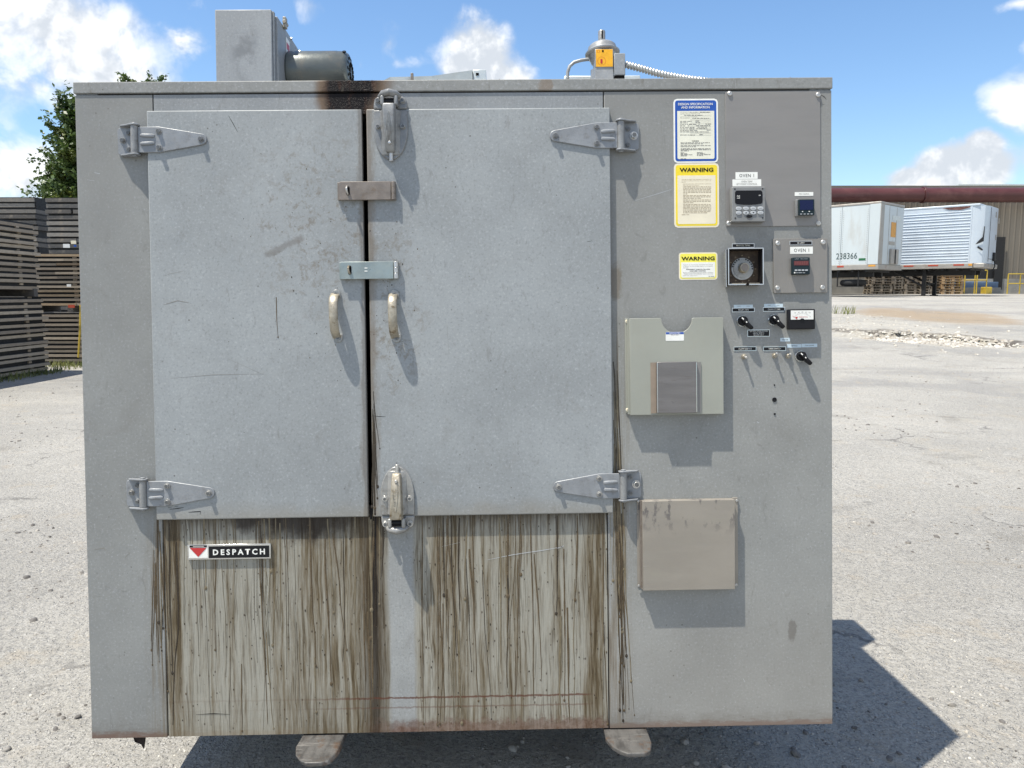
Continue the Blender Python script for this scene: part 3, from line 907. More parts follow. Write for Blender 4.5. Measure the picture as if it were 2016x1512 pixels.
# nameplate
x0, z0, x1, z1 = rect(369, 1071.5, 533, 1101, .006)
npl = MB().box(x0, -.0065, z0, x1, 0, z1).build('nameplate', m_chrome, oven, .001)
a0, b0, a1, b1 = rect(372, 1074.5, 409, 1098.5, .007)
MB().box(a0, -.0072, b0, a1, -.0063, b1).build('badge_field', m_white, npl)
c0, d0, c1, d1 = rect(411, 1075, 530, 1098, .007)
MB().box(c0, -.0072, d0, c1, -.0063, d1).build('name_field', m_black, npl)
letters('DESPATCH', (c0 + c1) / 2, (d0 + d1) / 2, (c1 - c0) * .86, (d1 - d0) * .50, -.0077, m_white, npl, 1.5, .03)
t0 = fp(373.5, 1078.5, .007); t1 = fp(407, 1078.5, .007); t2 = fp(390.5, 1096.5, .007)
MB().add([(t0[0], -.0078, t0[1]), (t2[0], -.0078, t2[1]), (t1[0], -.0078, t1[1])], [(0, 1, 2)]).build('red_triangle', m_red, npl)
t3 = fp(373, 1074.2, .007); t4 = fp(407.5, 1077.2, .007)
MB().box(t3[0], -.0078, t4[1], t4[0], -.0073, t3[1]).build('badge_bar', m_ink, npl)
t3 = fp(380, 1075.1, .007); t4 = fp(402, 1076.4, .007)
MB().box(t3[0], -.0082, t4[1], t4[0], -.0079, t3[1]).build('badge_bar_highlight', m_chrome, npl)

# printed stickers ------------------------------------------------------------
def sticker(r4, outer, frame, inner, b1, b2, head_px, name, rad=7):
    o, x0, z0, x1, z1, y = lab(r4, outer, 0.0, oven, name, .0004, rad * 1.42 * MM)
    k = 1.42 * MM
    MB().prism(rrect(x0 + b1 * k, z0 + b1 * k, x1 - b1 * k, z1 - b1 * k, (rad - 2) * k), y - .0003, y - .0001).build('printed_border', frame, o)
    pts = arc(x0 + (b1 + b2 + 3) * k, z0 + (b1 + b2 + 3) * k, 3 * k, 180, 270, 3) + arc(x1 - (b1 + b2 + 3) * k, z0 + (b1 + b2 + 3) * k, 3 * k, 270, 360, 3) + [(x1 - (b1 + b2) * k, z1 - head_px * k), (x0 + (b1 + b2) * k, z1 - head_px * k)]
    MB().prism(pts, y - .0006, y - .0004).build('text_field', inner, o)
    return o, y - .0009


st1, y1 = sticker((1326, 194.5, 1413.5, 320.5), m_white, m_blue, m_offwhite, 3.2, 4.2, 24, 'specification_sticker')
textline(st1, 'DESIGN SPECIFICATION', 1335, 1403, 204.8, 4.6, y1, m_white, .012)
textline(st1, 'AND INFORMATION', 1341, 1397, 211.3, 4.6, y1, m_white, .012)
textline(st1, 'THIS EQUIPMENT SERIAL NUMBER', 1339, 1373, 221, 1.4, y1, m_inkg)
textline(st1, 'HAS BEEN DESIGNED SPECIFICALLY FOR', 1339, 1378, 224, 1.4, y1, m_inkg)
textline(st1, 'AND FOR FOLLOWING CONDITIONS:', 1339, 1373, 230, 1.4, y1, m_inkg)
textline(st1, 'TYPE OF EQUIPMENT', 1339, 1358, 233, 1.4, y1, m_inkg)
textline(st1, 'WARNING', 1362, 1376, 277.5, 2.0, y1, m_ink, .03)
bars(st1, [(1378, 1397, 220.6), (1347, 1383, 226.8), (1363, 1396, 232.6), (1339, 1362, 238.6), (1369, 1378, 238), (1339, 1354, 241.6), (1369, 1378, 241), (1339, 1371, 244.6), (1375, 1379, 244), (1389, 1400, 244), (1339, 1349, 247.6), (1354, 1357, 247.6), (1370, 1398, 247.2), (1339, 1367, 250.6), (1373, 1392, 250), (1339, 1367, 253.6), (1371, 1392, 253), (1339, 1373, 256.6), (1391, 1400, 256), (1339, 1395, 259.4), (1339, 1368, 265.6), (1377, 1384, 265),
            (1340, 1399, 280.8), (1340, 1384, 283), (1340, 1399, 286.5), (1340, 1370, 288.7), (1340, 1399, 292.5), (1340, 1399, 294.6), (1340, 1356, 296.8), (1340, 1347, 300.5), (1340, 1353, 302.5), (1340, 1364, 304.5), (1340, 1353, 306.6), (1372, 1383, 300), (1372, 1388, 302), (1372, 1399, 304), (1372, 1384, 306), (1340, 1351, 312.4)], y1, m_inkg, 1.15)
lines = MB()
for py in (221.8, 228, 234.2, 236.6, 240, 243, 246, 249.2, 252.2, 255, 261.5, 263.5, 266.8):
    p, q = fp(1358, py, .001), fp(1400, py, .001); lines.box(p[0], y1, p[1] - .0001, q[0], y1 + .0001, p[1] + .0002)
lines.build('ruled_lines', m_inkg, st1)

st2, y2 = sticker((1327, 321.5, 1415.5, 448), m_cream, m_yellow, m_cream, 3.4, 3.6, 24, 'warning_sticker')
textline(st2, 'WARNING', 1338, 1404.5, 334.3, 8.2, y2, m_ink, .03)
textline(st2, 'FAILURE TO HEED THIS WARNING CAN RESULT IN', 1342, 1400, 353.2, 1.5, y2, m_inkb)
textline(st2, 'PROPERTY DAMAGE, SERIOUS BODILY INJURY OR', 1342, 1400, 356, 1.5, y2, m_inkb)
textline(st2, 'DEATH.', 1342, 1350, 358.8, 1.5, y2, m_inkb)
textline(st2, 'BEFORE OPERATING THIS EQUIPMENT CAREFULLY', 1345, 1400, 362, 1.5, y2, m_inkb)
textline(st2, 'READ INSTRUCTION MANUAL.', 1345, 1377, 364.6, 1.5, y2, m_inkb)
rows = [(1345, 1400, 367.6 + 2.75 * i) for i in range(5)] + [(1345, 1353, 381.6), (1345, 1399, 384.8), (1345, 1399, 387.4), (1345, 1381, 390.2), (1345, 1399, 393.4), (1345, 1399, 396.2), (1345, 1365, 399)] + [(1345, 1400, 402.4 + 2.75 * i) for i in range(6)] + [(1345, 1394, 418.8), (1342, 1357, 422.6)]
bars(st2, rows, y2, m_inkb, 1.1, 5)

st3, y3 = sticker((1336.5, 497, 1412.5, 551), m_cream, m_yellow2, m_white, 2.6, 2.0, 19.5, 'warning_sticker', 5)
textline(st3, 'WARNING', 1341.5, 1407, 508.8, 7.6, y3, m_ink, .03)
for i, (s, a, b, bo) in enumerate((('Failure to heed this warning can result', 1345, 1403.5, .0), ('in death, serious bodily injury or property', 1345, 1403.5, 0), ('damage.', 1345, 1356, 0), ('EQUIPMENT AND/OR PROCESS', 1351, 1398, .03), ('HIGH LIMIT CONTROL', 1358, 1390, .03), ('Read instruction manual under section', 1345, 1403.5, 0), ('"HIGH LIMIT CONTROL" before putting', 1346, 1403.5, 0), ('unit into operation.', 1345, 1373, 0))):
    textline(st3, s, a, b, 521.2 + i * 3.05, 2.0, y3, m_ink if bo else m_inkg, bo)
bars(st3, [(1395, 1406, 543.8)], y3, m_inkg, 1.0)

# instrument plates -------------------------------------------------------------
def plate(r4, th, m, name, screws, rnd=.002):
    x0, z0, x1, z1 = rect(*r4, th)
    o = MB().prism(rrect(x0, z0, x1, z1, rnd, 2), -th, -.0002).build(name, m, oven, .0007)
    for (px, py) in screws:
        sx, sz = fp(px, py, th)
        s = MB(); s.lathe((sx, -th, sz), (0, -1, 0), [(0, .0072), (.0025, .0066), (.0038, .0048), (.0038, .0032), (.0026, .0030)], 14)
        s.build('screw', m_bright, o, smooth=True, ang=30)
    return o


pl1 = plate((1429, 180.5, 1615.5, 445.5), .003, m_plate, 'instrument_plate', [(1436.5, 184.5), (1610.5, 187), (1434.5, 440), (1611, 440)])
pl2 = plate((1523, 469.5, 1629, 576.5), .006, m_plate2, 'limit_plate', [(1531, 479), (1620, 477), (1530.5, 567), (1619, 566)], .003)

textlabel((1448, 339, 1491.5, 352.5), 'OVEN 1', m_white, m_ink, -.003, None, .66, .46, .0, 1.15)
textlabel((1442, 353.2, 1498.5, 366.8), 'OVEN TEMP\nSET POINT CONTROL', m_white, m_inkg, -.003, None, .72, .62, .0, 1.1)
textlabel((1564.5, 378.3, 1601, 385.7), 'TEMP CONTROL', m_white, m_ink, -.003, None, .56, .30, .0, 1.1)
textlabel((1554.2, 474.4, 1598.6, 482.7), 'HI LIMIT', m_black, m_white, -.006, m_chrome, .32, .34)
textlabel((1555.4, 485.8, 1600.2, 499.8), 'OVEN 1', m_white, m_ink, -.006, None, .66, .46, .0, 1.15)
textlabel((1441, 479.4, 1485, 487.7), 'PROCESS TIMER', m_black, m_cream, 0, m_chrome, .62, .34)
textlabel((1444.6, 600, 1482, 606), 'OFF          ON', m_paleblue, m_inkg, 0, None, .62, .34)
textlabel((1441, 606, 1485.6, 614.5), 'RECIRC FAN', m_black, m_white, 0, m_chrome, .44, .34)
textlabel((1504.2, 598.2, 1541.3, 604.6), 'OFF          ON', m_paleblue, m_inkg, 0, None, .62, .34)
textlabel((1501.7, 604.6, 1545, 613.3), 'EXHAUST FAN', m_black, m_white, 0, m_chrome, .54, .34)
textlabel((1471.2, 649, 1515.2, 662.8), 'DO NOT STOP MOTOR\nUNTIL TEMP IS\nBELOW 200 F', m_black, m_white, 0, m_chrome, .80, .72)
textlabel((1536, 665.2, 1555.2, 672.2), 'HEATER', m_paleblue, m_ink, 0, None, .62, .36)
textlabel((1444.2, 682.3, 1488.8, 691), 'ALARM SILENCE', m_black, m_white, 0, m_chrome, .58, .34)
textlabel((1502.4, 682.3, 1547, 691), 'TIMER SWITCH', m_black, m_white, 0, m_chrome, .54, .34)
textlabel((1549.2, 677.4, 1577.2, 684.4), 'HEATING', m_paleblue, m_ink, 0, None, .46, .34)
textlabel((1577.8, 676.6, 1608.8, 683.6), 'COOL DOWN', m_paleblue, m_ink, 0, None, .56, .34)

# large temperature controller
x0, z0, x1, z1 = rect(1441, 367.5, 1507, 436.5, .026)
k = (x1 - x0) / 66.0
ctl = MB().prism(rrect(x0, z0, x1, z1, .003, 3), -.026, -.0032).build('temperature_controller', m_ctrl, oven, .002)


def C(u, v): return x0 + u * k, z1 - v * k       # from the bezel's top left, in photo pixels


p = [C(6, 8), C(60, 8)]
MB().prism([C(6, 31), C(9, 33.6), C(20, 35), C(33, 35.5), C(46, 35), C(57, 33.6), C(60, 31), C(60, 11), C(57.5, 7.5), C(8.5, 7.5), C(6, 11)], -.0275, -.0262).build('display', m_screen, ctl, .0005)
for (u, v, s, ww) in ((12.6, 18.5, 'POP', 6), (12.6, 22.3, 'OUT', 6), (54.5, 17.5, 'PV', 3.6)):
    q = C(u, v); letters(s, q[0], q[1], ww * k, 2.2 * k, -.0279, m_white, ctl, 1, .03)
for r in range(2):
    for c in range(4):
        u = 13 + c * 14.3; v = 42.6 + r * 8.4
        pts = [(C(u, v)[0] + 5.9 * k * math.cos(R(a)), C(u, v)[1] + 3.6 * k * math.sin(R(a))) for a in range(0, 360, 24)]
        kb = MB().prism(pts, -.0284, -.0262).build('key', m_key, ctl, .0006)
        if r == 1 and c in (1, 2):
            q = C(u, v); d = -1 if c == 2 else 1
            MB().add([(q[0] - 2 * k, -.0287, q[1] - d * 1.1 * k), (q[0] + 2 * k, -.0287, q[1] - d * 1.1 * k), (q[0], -.0287, q[1] + d * 1.4 * k)], [(0, 1, 2)]).build('arrow', m_ink, kb)
        else:
            q = C(u, v); MB().box(q[0] - 2.8 * k, -.0287, q[1] - .9 * k, q[0] + 2.8 * k, -.0285, q[1] - .3 * k).build('key_print', m_inkg, kb)
q = C(34, 58)
MB().prism([(q[0] + 6 * k * math.cos(R(a)), q[1] + 3 * k * math.sin(R(a))) for a in range(0, 360, 24)], -.0274, -.0262).build('infrared_port', m_black, ctl)
for (u, v) in ((6, 4.5), (60.5, 4.5), (6.5, 61), (60.5, 61)):
    q = C(u, v); MB().cyl((q[0], -.0261, q[1]), (0, -1, 0), .0021, .0006, 10).build('corner_screw', m_black, ctl)

# small controllers
x0, z0, x1, z1 = rect(1567, 392.5, 1602, 425.5, .014)
c2 = MB().box(x0, -.014, z0, x1, -.0032, z1).build('small_controller', m_ctrl, oven, .0015)
MB().box(x0 + .005, -.021, z0 + .001, x1 - .0005, -.0142, z1 - .001).build('front_bezel', m_teal, c2, .0015)
MB().box(x0 + .0085, -.0218, z0 + .016, x1 - .0045, -.0212, z1 - .004).build('display', m_bluescr, c2)
for i in range(4):
    MB().box(x0 + .009 + i * .0098, -.0218, z0 + .0035, x0 + .0145 + i * .0098, -.0212, z0 + .0055).build('button', m_key, c2)
for i in range(2):
    MB().box(x0 + .014 + i * .019, -.0218, z0 + .0105, x0 + .0172 + i * .019, -.0212, z0 + .0125).build('indicator', m_white, c2)
x0, z0, x1, z1 = rect(1560.5, 506.5, 1595, 540, .02)
c3 = MB().box(x0, -.019, z0, x1, -.0062, z1).build('limit_controller', m_teal, oven, .0015)
MB().box(x0 + .004, -.0197, z1 - .0225, x1 - .004, -.0192, z1 - .0100).build('display', m_redled, c3)
for i in range(6):
    letters('8', x0 + .0085 + i * .0063, z1 - .0162, .0042, .0085, -.0201, m_redseg, c3, 1, .0, name='digit')
for i in range(4):
    MB().box(x0 + .006 + i * .0098, -.0205, z0 + .0095, x0 + .0132 + i * .0098, -.0192, z0 + .0135).build('button', m_key, c3)
letters('EUROTHERM' if False else 'LIMIT   PROCESS', (x0 + x1) / 2, z1 - .0045, (x1 - x0) * .74, .0022, -.0197, m_key, c3)
MB().box(x0 + .004, -.0197, z0 + .003, x0 + .0078, -.0192, z0 + .0065).build('logo_square', m_white, c3)
bars(c3, [(1567.5, 1585, 537)], -.0197, m_key, 1.2)

# process timer: open-front box
x0, z0, x1, z1 = rect(1434, 489.5, 1501.5, 560, .036)
b = MB(); t = .0025; yf = -.038
b.box(x0, yf, z1 - t, x1, -.0002, z1); b.box(x0, yf, z0, x1, -.0002, z0 + t)
b.box(x0, yf, z0 + t, x0 + t, -.0002, z1 - t); b.box(x1 - t, yf, z0 + t, x1, -.0002, z1 - t)
tm = b.build('process_timer', m_black, oven, .0006)
fr = MB()
for (a0, b0, a1, b1) in ((x0 - .001, z1 - .001, x1 + .001, z1 + .002), (x0 - .001, z0 - .002, x1 + .001, z0 + .001), (x0 - .002, z0 - .002, x0 + .001, z1 + .002), (x1 - .001, z0 - .002, x1 + .002, z1 + .002)):
    fr.box(a0, yf - .002, b0, a1, yf - .0002, b1)
fr.build('bezel', m_chrome, tm, .0004)
MB().box(x0 + t, -.006, z0 + t, x1 - t, -.0003, z1 - t).build('dial_back', m_dialbk, tm)
dxc, dzc = (x0 + x1) / 2, (z0 + z1) / 2 - .003
dial = MB(); dial.lathe((dxc, -.0062, dzc), (0, -1, 0), [(0, .031), (.002, .031), (.002, .0255), (.003, .025)], 40)
dial.build('dial', m_grey, tm, smooth=True, ang=20)
dm = MB()
for i in range(13):
    if i in (6, 7): continue
    a = 2 * math.pi * i / 26
    dm.add([(dxc + r * math.cos(a + da), -.0086, dzc + r * math.sin(a + da)) for r, da in ((.0262, -.075), (.0300, -.075), (.0300, .075), (.0262, .075))], [(0, 1, 2, 3)])
dm.build('dial_marks', m_black, tm)
for i in range(12):
    a = R(90 - i * 30); letters(str(i * 5), dxc + .0375 * math.cos(a), dzc + .0375 * math.sin(a), .004, .0035, -.0064, m_inkb, tm, name='dial_number')
kn = MB(); kn.lathe((dxc + .002, -.009, dzc + .002), (0, -1, 0), [(0, .0145), (.014, .0135), (.0155, .0125), (.0155, .0105), (.0150, .0100)], 28)
kn.build('timer_knob', m_brass, tm, smooth=True, ang=30)
MB().cyl((dxc + .002, -.0241, dzc + .002), (0, -1, 0), .0100, .0006, 24).build('knob_face', m_hasp1, tm)
dl = MB(); dl.box(x0 - .007, yf + .002, z0 + .012, x0 - .0052, -.012, z1 - .002); dl.box(x0 - .006, yf + .004, z0 - .006, x0 - .0042, -.016, z0 + .036)
dl.build('side_clip', m_chrome, tm, .0004)
MB().box(x0 + t + .004, yf + .006, z0 + t, x1 - t - .004, -.012, z0 + t + .0015).build('lower_ledge', m_cream, tm)
MB().cyl((dxc + .004, yf - .003, z0 + .0), (0, -1, 0), .004, .002, 12).build('latch_button', m_dark, tm)

# rotary switches
def knob(px, py):
    x, z = fp(px, py, .012)
    kb = MB(); kb.lathe((x, -.0002, z), (0, -1, 0), [(0, .0165), (.003, .0162), (.0045, .0150)], 28)
    o = kb.build('rotary_switch', m_chrome, oven, smooth=True, ang=30)
    b = MB(); b.lathe((x + .0004, -.0045, z), (0, -1, 0), [(0, .0142), (.008, .0132), (.010, .0118)], 24)
    b.build('knob', m_black, o, smooth=True, ang=35)
    a = R(-46); u = Vector((math.cos(a), 0, math.sin(a))); v = Vector((-math.sin(a), 0, math.cos(a)))
    vs = []
    for (l, hw, y0, y1) in ((-.012, .0052, -.010, -.023), (.0, .0056, -.010, -.027), (.018, .0056, -.010, -.027), (.030, .0055, -.016, -.026), (.0325, .0042, -.017, -.024)):
        for (yy, w_) in ((y0, hw), (y1, hw * .8)):
            for sg in (-1, 1):
                q = Vector((x, yy, z)) + u * l + v * (w_ * sg); vs.append(q)
    fs = [(0, 1, 3, 2), (16, 17, 19, 18)]
    for i in range(4):
        o_ = i * 4; fs += [(o_, o_ + 1, o_ + 5, o_ + 4), (o_ + 2, o_ + 3, o_ + 7, o_ + 6), (o_, o_ + 2, o_ + 6, o_ + 4), (o_ + 1, o_ + 3, o_ + 7, o_ + 5)]
    MB().add(vs, fs).build('pointer_lever', m_black, o, .0012)
    w0 = Vector((x, -.0276, z)) - u * .011; w1 = Vector((x, -.0276, z)) + u * .008
    MB().quad(w0 - v * .0014 + Vector((0, .0032, 0)), w0 + v * .0014 + Vector((0, .0032, 0)), w1 + v * .0014, w1 - v * .0014).build('pointer_line', m_white, o)
    return o


knob(1463.5, 631.5); knob(1525.5, 629.5); knob(1579, 701)


def toggle(px, py, tx, tz):
    x, z = fp(px, py)
    b = MB(); b.lathe((x, -.0002, z), (0, -1, 0), [(0, .0078), (.0025, .0078), (.0025, .0058), (.008, .0055), (.009, .0042)], 12)
    o = b.build('toggle_switch', m_brass, oven, smooth=True, ang=25)
    MB().sweep([(x, -.007, z), (x + tx * .5, -.012, z + tz * .5), (x + tx, -.018, z + tz), (x + tx * 1.05, -.0198, z + tz * 1.05)], [.0022, .0028, .0036, .002], [.0022, .0028, .0036, .002], 10).build('toggle', m_bright, o, smooth=True)


toggle(1464, 702, .002, -.003); toggle(1524.5, 700, .001, .006); toggle(1551, 700.5, .001, .005)

# panel meter
x0, z0, x1, z1 = rect(1553, 608.5, 1605, 648, .02)
mt_ = MB().box(x0, -.020, z0, x1, -.0002, z1).build('panel_meter', m_black, oven, .002)
mx0, mz0, mx1, mz1 = rect(1557, 611, 1601.5, 629, .021)
MB().box(mx0, -.0212, mz0, mx1, -.0202, mz1).build('scale', m_white, mt_)
mcx, mcz = (mx0 + mx1) / 2, mz0 - .012
sc = MB()
for i in range(21):
    a = R(140 - i * 5); L = .0022 if i % 5 else .0038
    u = Vector((math.cos(a), 0, math.sin(a))); v = Vector((-u.z, 0, u.x)) * .00025
    p0 = Vector((mcx, -.0215, mcz)) + u * .0285; p1 = p0 + u * L
    if p1.z < mz1 - .0005: sc.quad(p0 - v, p0 + v, p1 + v, p1 - v)
sc.build('scale_marks', m_inkg, mt_)
for i, s in enumerate(('20', '40', '60', '80', '100')):
    letters(s, mx0 + .012 + i * .0102, mz1 - .0055 + .0012 * (1 - abs(i - 2)), .0040 if i < 4 else .0055, .003, -.0215, m_inkg, mt_, name='scale_number')
letters('DESPATCH', mcx + .003, mz0 + .0068, .024, .0036, -.0215, m_red, mt_)
MB().add([(mx0 + .012, -.0216, mz0 + .0075), (mx0 + .016, -.0216, mz0 + .001), (mx0 + .020, -.0216, mz0 + .0075)], [(0, 1, 2)]).build('red_triangle', m_red, mt_)
MB().quad((mx0 + .004, -.0218, mz0 + .0105), (mx0 + .0045, -.0218, mz0 + .0112), (mx0 + .0185, -.0218, mz0 + .0006), (mx0 + .018, -.0218, mz0)).build('needle', m_red, mt_)
MB().prism([(mcx + .006 * math.cos(R(a)), mz0 - .001 + .004 * math.sin(R(a))) for a in range(0, 181, 20)], -.0222, -.0201).build('needle_pivot', m_black, mt_)

# small plugged holes
for (px, py, r) in ((1524.5, 787, .0065), (1525, 815, .0028), (1524.5, 758, .002)):
    x, z = fp(px, py); o = MB(); o.lathe((x, -.0002, z), (0, -1, 0), [(0, r), (.0015, r), (.0015, r * .7), (.0004, r * .66)], 16)
    o = o.build('grommet', m_black, oven, smooth=True, ang=30)

# document pocket with the half-round cut-out
x0, z0, x1, z1 = rect(1240, 626, 1424, 816, .024)
cx_, r_ = fp(1332, 630, .024)[0], 30 * 1.42 * MM
xa, za = fp(1300, 626, .024)[0], z1
pts = [(x0, z0), (x1, z0), (x1, z1), (cx_ + r_ + .004, z1), (cx_ + r_, z1 - .003)] + [(cx_ + r_ * math.cos(R(a)), z1 - .0035 + (-r_ * .92) * math.sin(R(a))) for a in range(8, 173, 8)] + [(cx_ - r_, z1 - .003), (cx_ - r_ - .004, z1), (x0, z1)]
pk = MB().prism(pts, -.026, -.0225).build('document_pocket', m_pocket, oven, .0008)
MB().box(x0, -.0225, z0, x0 + .0025, -.0015, z1).build('pocket_side', m_pocket, pk)
MB().box(x1 - .0025, -.0225, z0, x1, -.0015, z1).build('pocket_side', m_pocket, pk)
MB().box(x0 + .0026, -.0224, z0, x1 - .0026, -.0015, z0 + .0025).build('pocket_bottom', m_pocket, pk)
fx0 = fp(1230.5, 700)[0]; fx1 = fp(1424.6, 700)[0]
MB().box(fx0, -.003, z0 + .004, x0 - .0002, -.0002, z1 + .002).build('flange', m_pocket, pk, .0006)
MB().box(x0 - .004, -.018, z0 + .002, x0 - .0002, -.003, z1).build('flange_step', m_pocket, pk)
for (px, py) in ((1234, 633), (1235, 807)):
    sx, sz = fp(px, py); s = MB(); s.lathe((sx, -.003, sz), (0, -1, 0), [(0, .0052), (.002, .0045), (.0025, .002), (.001, .0018)], 12); s.build('rivet', m_cream, pk, smooth=True, ang=30)
# blue-headed card sticker on it
so, sx0, sz0, sx1, sz1, sy = lab((1310.5, 653.5, 1346.5, 671), m_white, -.026, pk, 'rating_sticker', .0004, .002)
MB().box(sx0 + .0006, sy - .0003, sz1 - .0062, sx1 - .0006, sy - .0001, sz1 - .0006).build('sticker_band', m_blue, pk)
letters('RESTRICTED', (sx0 + sx1) / 2, sz1 - .0033, (sx1 - sx0) * .6, .0028, sy - .0005, m_white, pk, 1, .02)
letters('MED. E. MFG.', (sx0 + sx1) / 2, sz1 - .0085, (sx1 - sx0) * .42, .0022, sy - .0003, m_ink, pk)
# small metal pocket glued on
x0, z0, x1, z1 = rect(1293, 712.5, 1372, 813, .034)
pk2 = MB().box(x0, -.037, z0, x1, -.0262, z1).build('small_pocket', m_pocket2, oven, .0012)
MB().box(x0 - .0155, -.0275, z0 - .0005, x0 - .0003, -.0262, z1 - .001).build('tape_strip', m_strip, pk2)
MB().box(x1 + .0003, -.029, z0 + .001, x1 + .013, -.0262, z1 - .001).build('side_flange', m_plate, pk2)
for xx in (x0 + .0008, x1 - .0022):
    MB().box(xx, -.0378, z0 + .002, xx + .0014, -.0371, z1 - .002).build('folded_edge', m_chrome, pk2)

# lower tan pocket
x0, z0, x1, z1 = rect(1265.5, 985, 1447, 1161.5, .027)
pk3 = MB().box(x0, -.028, z0, x1, -.0003, z1).build('holder_box', m_pocket3, oven, .0012)
fx0 = fp(1254, 1060)[0]; fx1 = fp(1451.5, 1060)[0]
MB().box(fx0, -.003, z0 + .006, x0 - .0002, -.0002, z1 + .002).build('flange', m_pocket3, pk3, .0006)
MB().box(x1 + .0002, -.006, z0 + .004, fx1, -.0002, z1 + .002).build('flange', m_pocket3, pk3, .0006)
MB().box(x0 - .004, -.016, z0 + .003, x0 - .0002, -.003, z1).build('flange_step', m_hasp1, pk3)
for (px, py) in ((1256, 986), (1257, 1152), (1449, 985), (1448, 1150)):
    sx, sz = fp(px, py); s = MB(); s.lathe((sx, -.006, sz), (0, -1, 0), [(0, .0042), (.002, .0035), (.0024, .0018), (.001, .0016)], 12); s.build('rivet', m_bright, pk3, smooth=True, ang=30)

# bracket that shows past the right side, unseen box added further back to cast the ground shadow's bump
MB().box(OW + .0008, .09, OH - .082, OW + .022, .16, OH - .055).build('side_bracket', m_box, oven, .002)
MB().box(OW + .0008, .80, OH - .52, OW + .115, 1.02, OH - .012).build('shadow_bump_box', m_body, oven, .01)

# ------------------------------------------------------------------ on the roof
def fpr(px, py, d):  # d behind the face
    return fp(px, py, -d)


bx0, _ = fpr(424, 90, .16); bx1, bz1 = fpr(534, 18, .16)
RZ = OH + .0005
bb = MB().box(bx0, .16, RZ, bx1, .46, bz1).build('fan_housing', m_box, oven, .003)
MB().box(bx1 + .0004, .18, RZ + .01, bx1 + .012, .475, bz1 - .012).build('housing_door', m_box, bb, .002)
MB().box(bx1 + .0004, .165, RZ, bx1 + .006, .178, bz1 - .004).build('housing_lip', m_body, bb, .001)
MB().box(bx1 + .0125, .27, bz1 - .085, bx1 + .0130, .31, bz1 - .035).build('red_sticker', m_white, bb)
MB().box(bx1 + .0132, .275, bz1 - .070, bx1 + .0137, .305, bz1 - .050).build('sticker_print', m_red, bb)
lt_ = MB(); lt_.box(bx1 + .0125, .235, bz1 - .02, bx1 + .022, .255, bz1 + .012); lt_.cyl((bx1 + .018, .232, bz1 - .004), (0, 1, 0), .006, .03, 10)
lt_.build('housing_latch', m_brass, bb, .001)
for yy in (.33, .43):
    MB().cyl((bx1 + .012, yy, bz1 - .016), (1, 0, 0), .004, .004, 8).build('housing_screw', m_bright, bb)

mx0, _ = fpr(561, 120, .30); mx1, mtop = fpr(684, 92.5, .27)
mr = .066; mzc = mtop - mr; my = .31
mo = MB()
mo.lathe((mx0, my, mzc), (1, 0, 0), [(0, mr * .72), (.006, mr * .93), (.016, mr * .985), (.017, mr), (mx1 - mx0 - .036, mr), (mx1 - mx0 - .035, mr * .99), (mx1 - mx0 - .012, mr * .97), (mx1 - mx0 - .002, mr * .86), (mx1 - mx0, mr * .80), (mx1 - mx0 + .003, mr * .45)], 40)
motor = mo.build('fan_motor', m_motor, oven, smooth=True, ang=35)
for i in range(14):
    a = 2 * math.pi * i / 14
    for rr in (.66, .40):
        c_ = Vector((mx1 - .0015 + (.0 if rr > .5 else .004), my + mr * rr * math.cos(a), mzc + mr * rr * math.sin(a)))
        MB().box(c_.x - .002, c_.y - .005, c_.z - .004, c_.x + .0035, c_.y + .005, c_.z + .004).build('vent_slot', m_dark, motor)
MB().box(mx0 + .03, my - .05, RZ, mx1 - .035, my + .05, mzc - mr * .80).build('motor_foot', m_dark, motor, .003)
MB().cyl((mx1 - .010, my - mr * .62, mzc + mr * .74), (0, -.62, .74), .006, .004, 10).build('motor_bolt', m_black, motor)
MB().cyl((bx1 + .0125, my, mzc), (1, 0, 0), .02, mx0 - bx1 - .0122, 16).build('motor_shaft', m_dark, motor)

# bent bright sheet lying on the roof
sh = MB()
fl = [Vector((*fpr(px, py, d)[:1], d, fpr(px, py, d)[1])) for px, py, d in ((752, 160, .10), (768, 151.5, .11), (800, 151, .12), (850, 149.5, .14), (905, 141.5, .18), (930, 138.2, .20))]
bk = [p + Vector((.03, .32, -.012)) for p in fl]
lo = [Vector((p.x, p.y + .004, RZ - .03)) for p in fl]
n = len(fl)
sh.add([tuple(p) for p in fl + bk + lo], [(i, i + 1, n + i + 1, n + i) for i in range(n - 1)] + [(2 * n + i, 2 * n + i + 1, i + 1, i) for i in range(n - 1)])
sheet = sh.build('bent_sheet', m_gal, oven)
sm_ = sheet.modifiers.new('solid', 'SOLIDIFY'); sm_.thickness = .002
q0 = fpr(931, 138, .21); q1 = fpr(957, 139, .21)
MB().box(q0[0], .205, RZ + .001, q1[0], .52, q0[1]).build('sheet_fold', m_gal, sheet, .002)
q2 = fpr(940, 146, .204); MB().box(q2[0] - .005, .2035, q2[1] - .004, q2[0] + .004, .2048, q2[1] + .004).build('sheet_hole', m_dark, sheet)
q2 = fpr(811, 147.5, .10); MB().box(q2[0] - .004, .10, RZ, q2[0] + .004, .108, q2[1] + .006).build('sheet_tab', m_hasp1, sheet, .001)

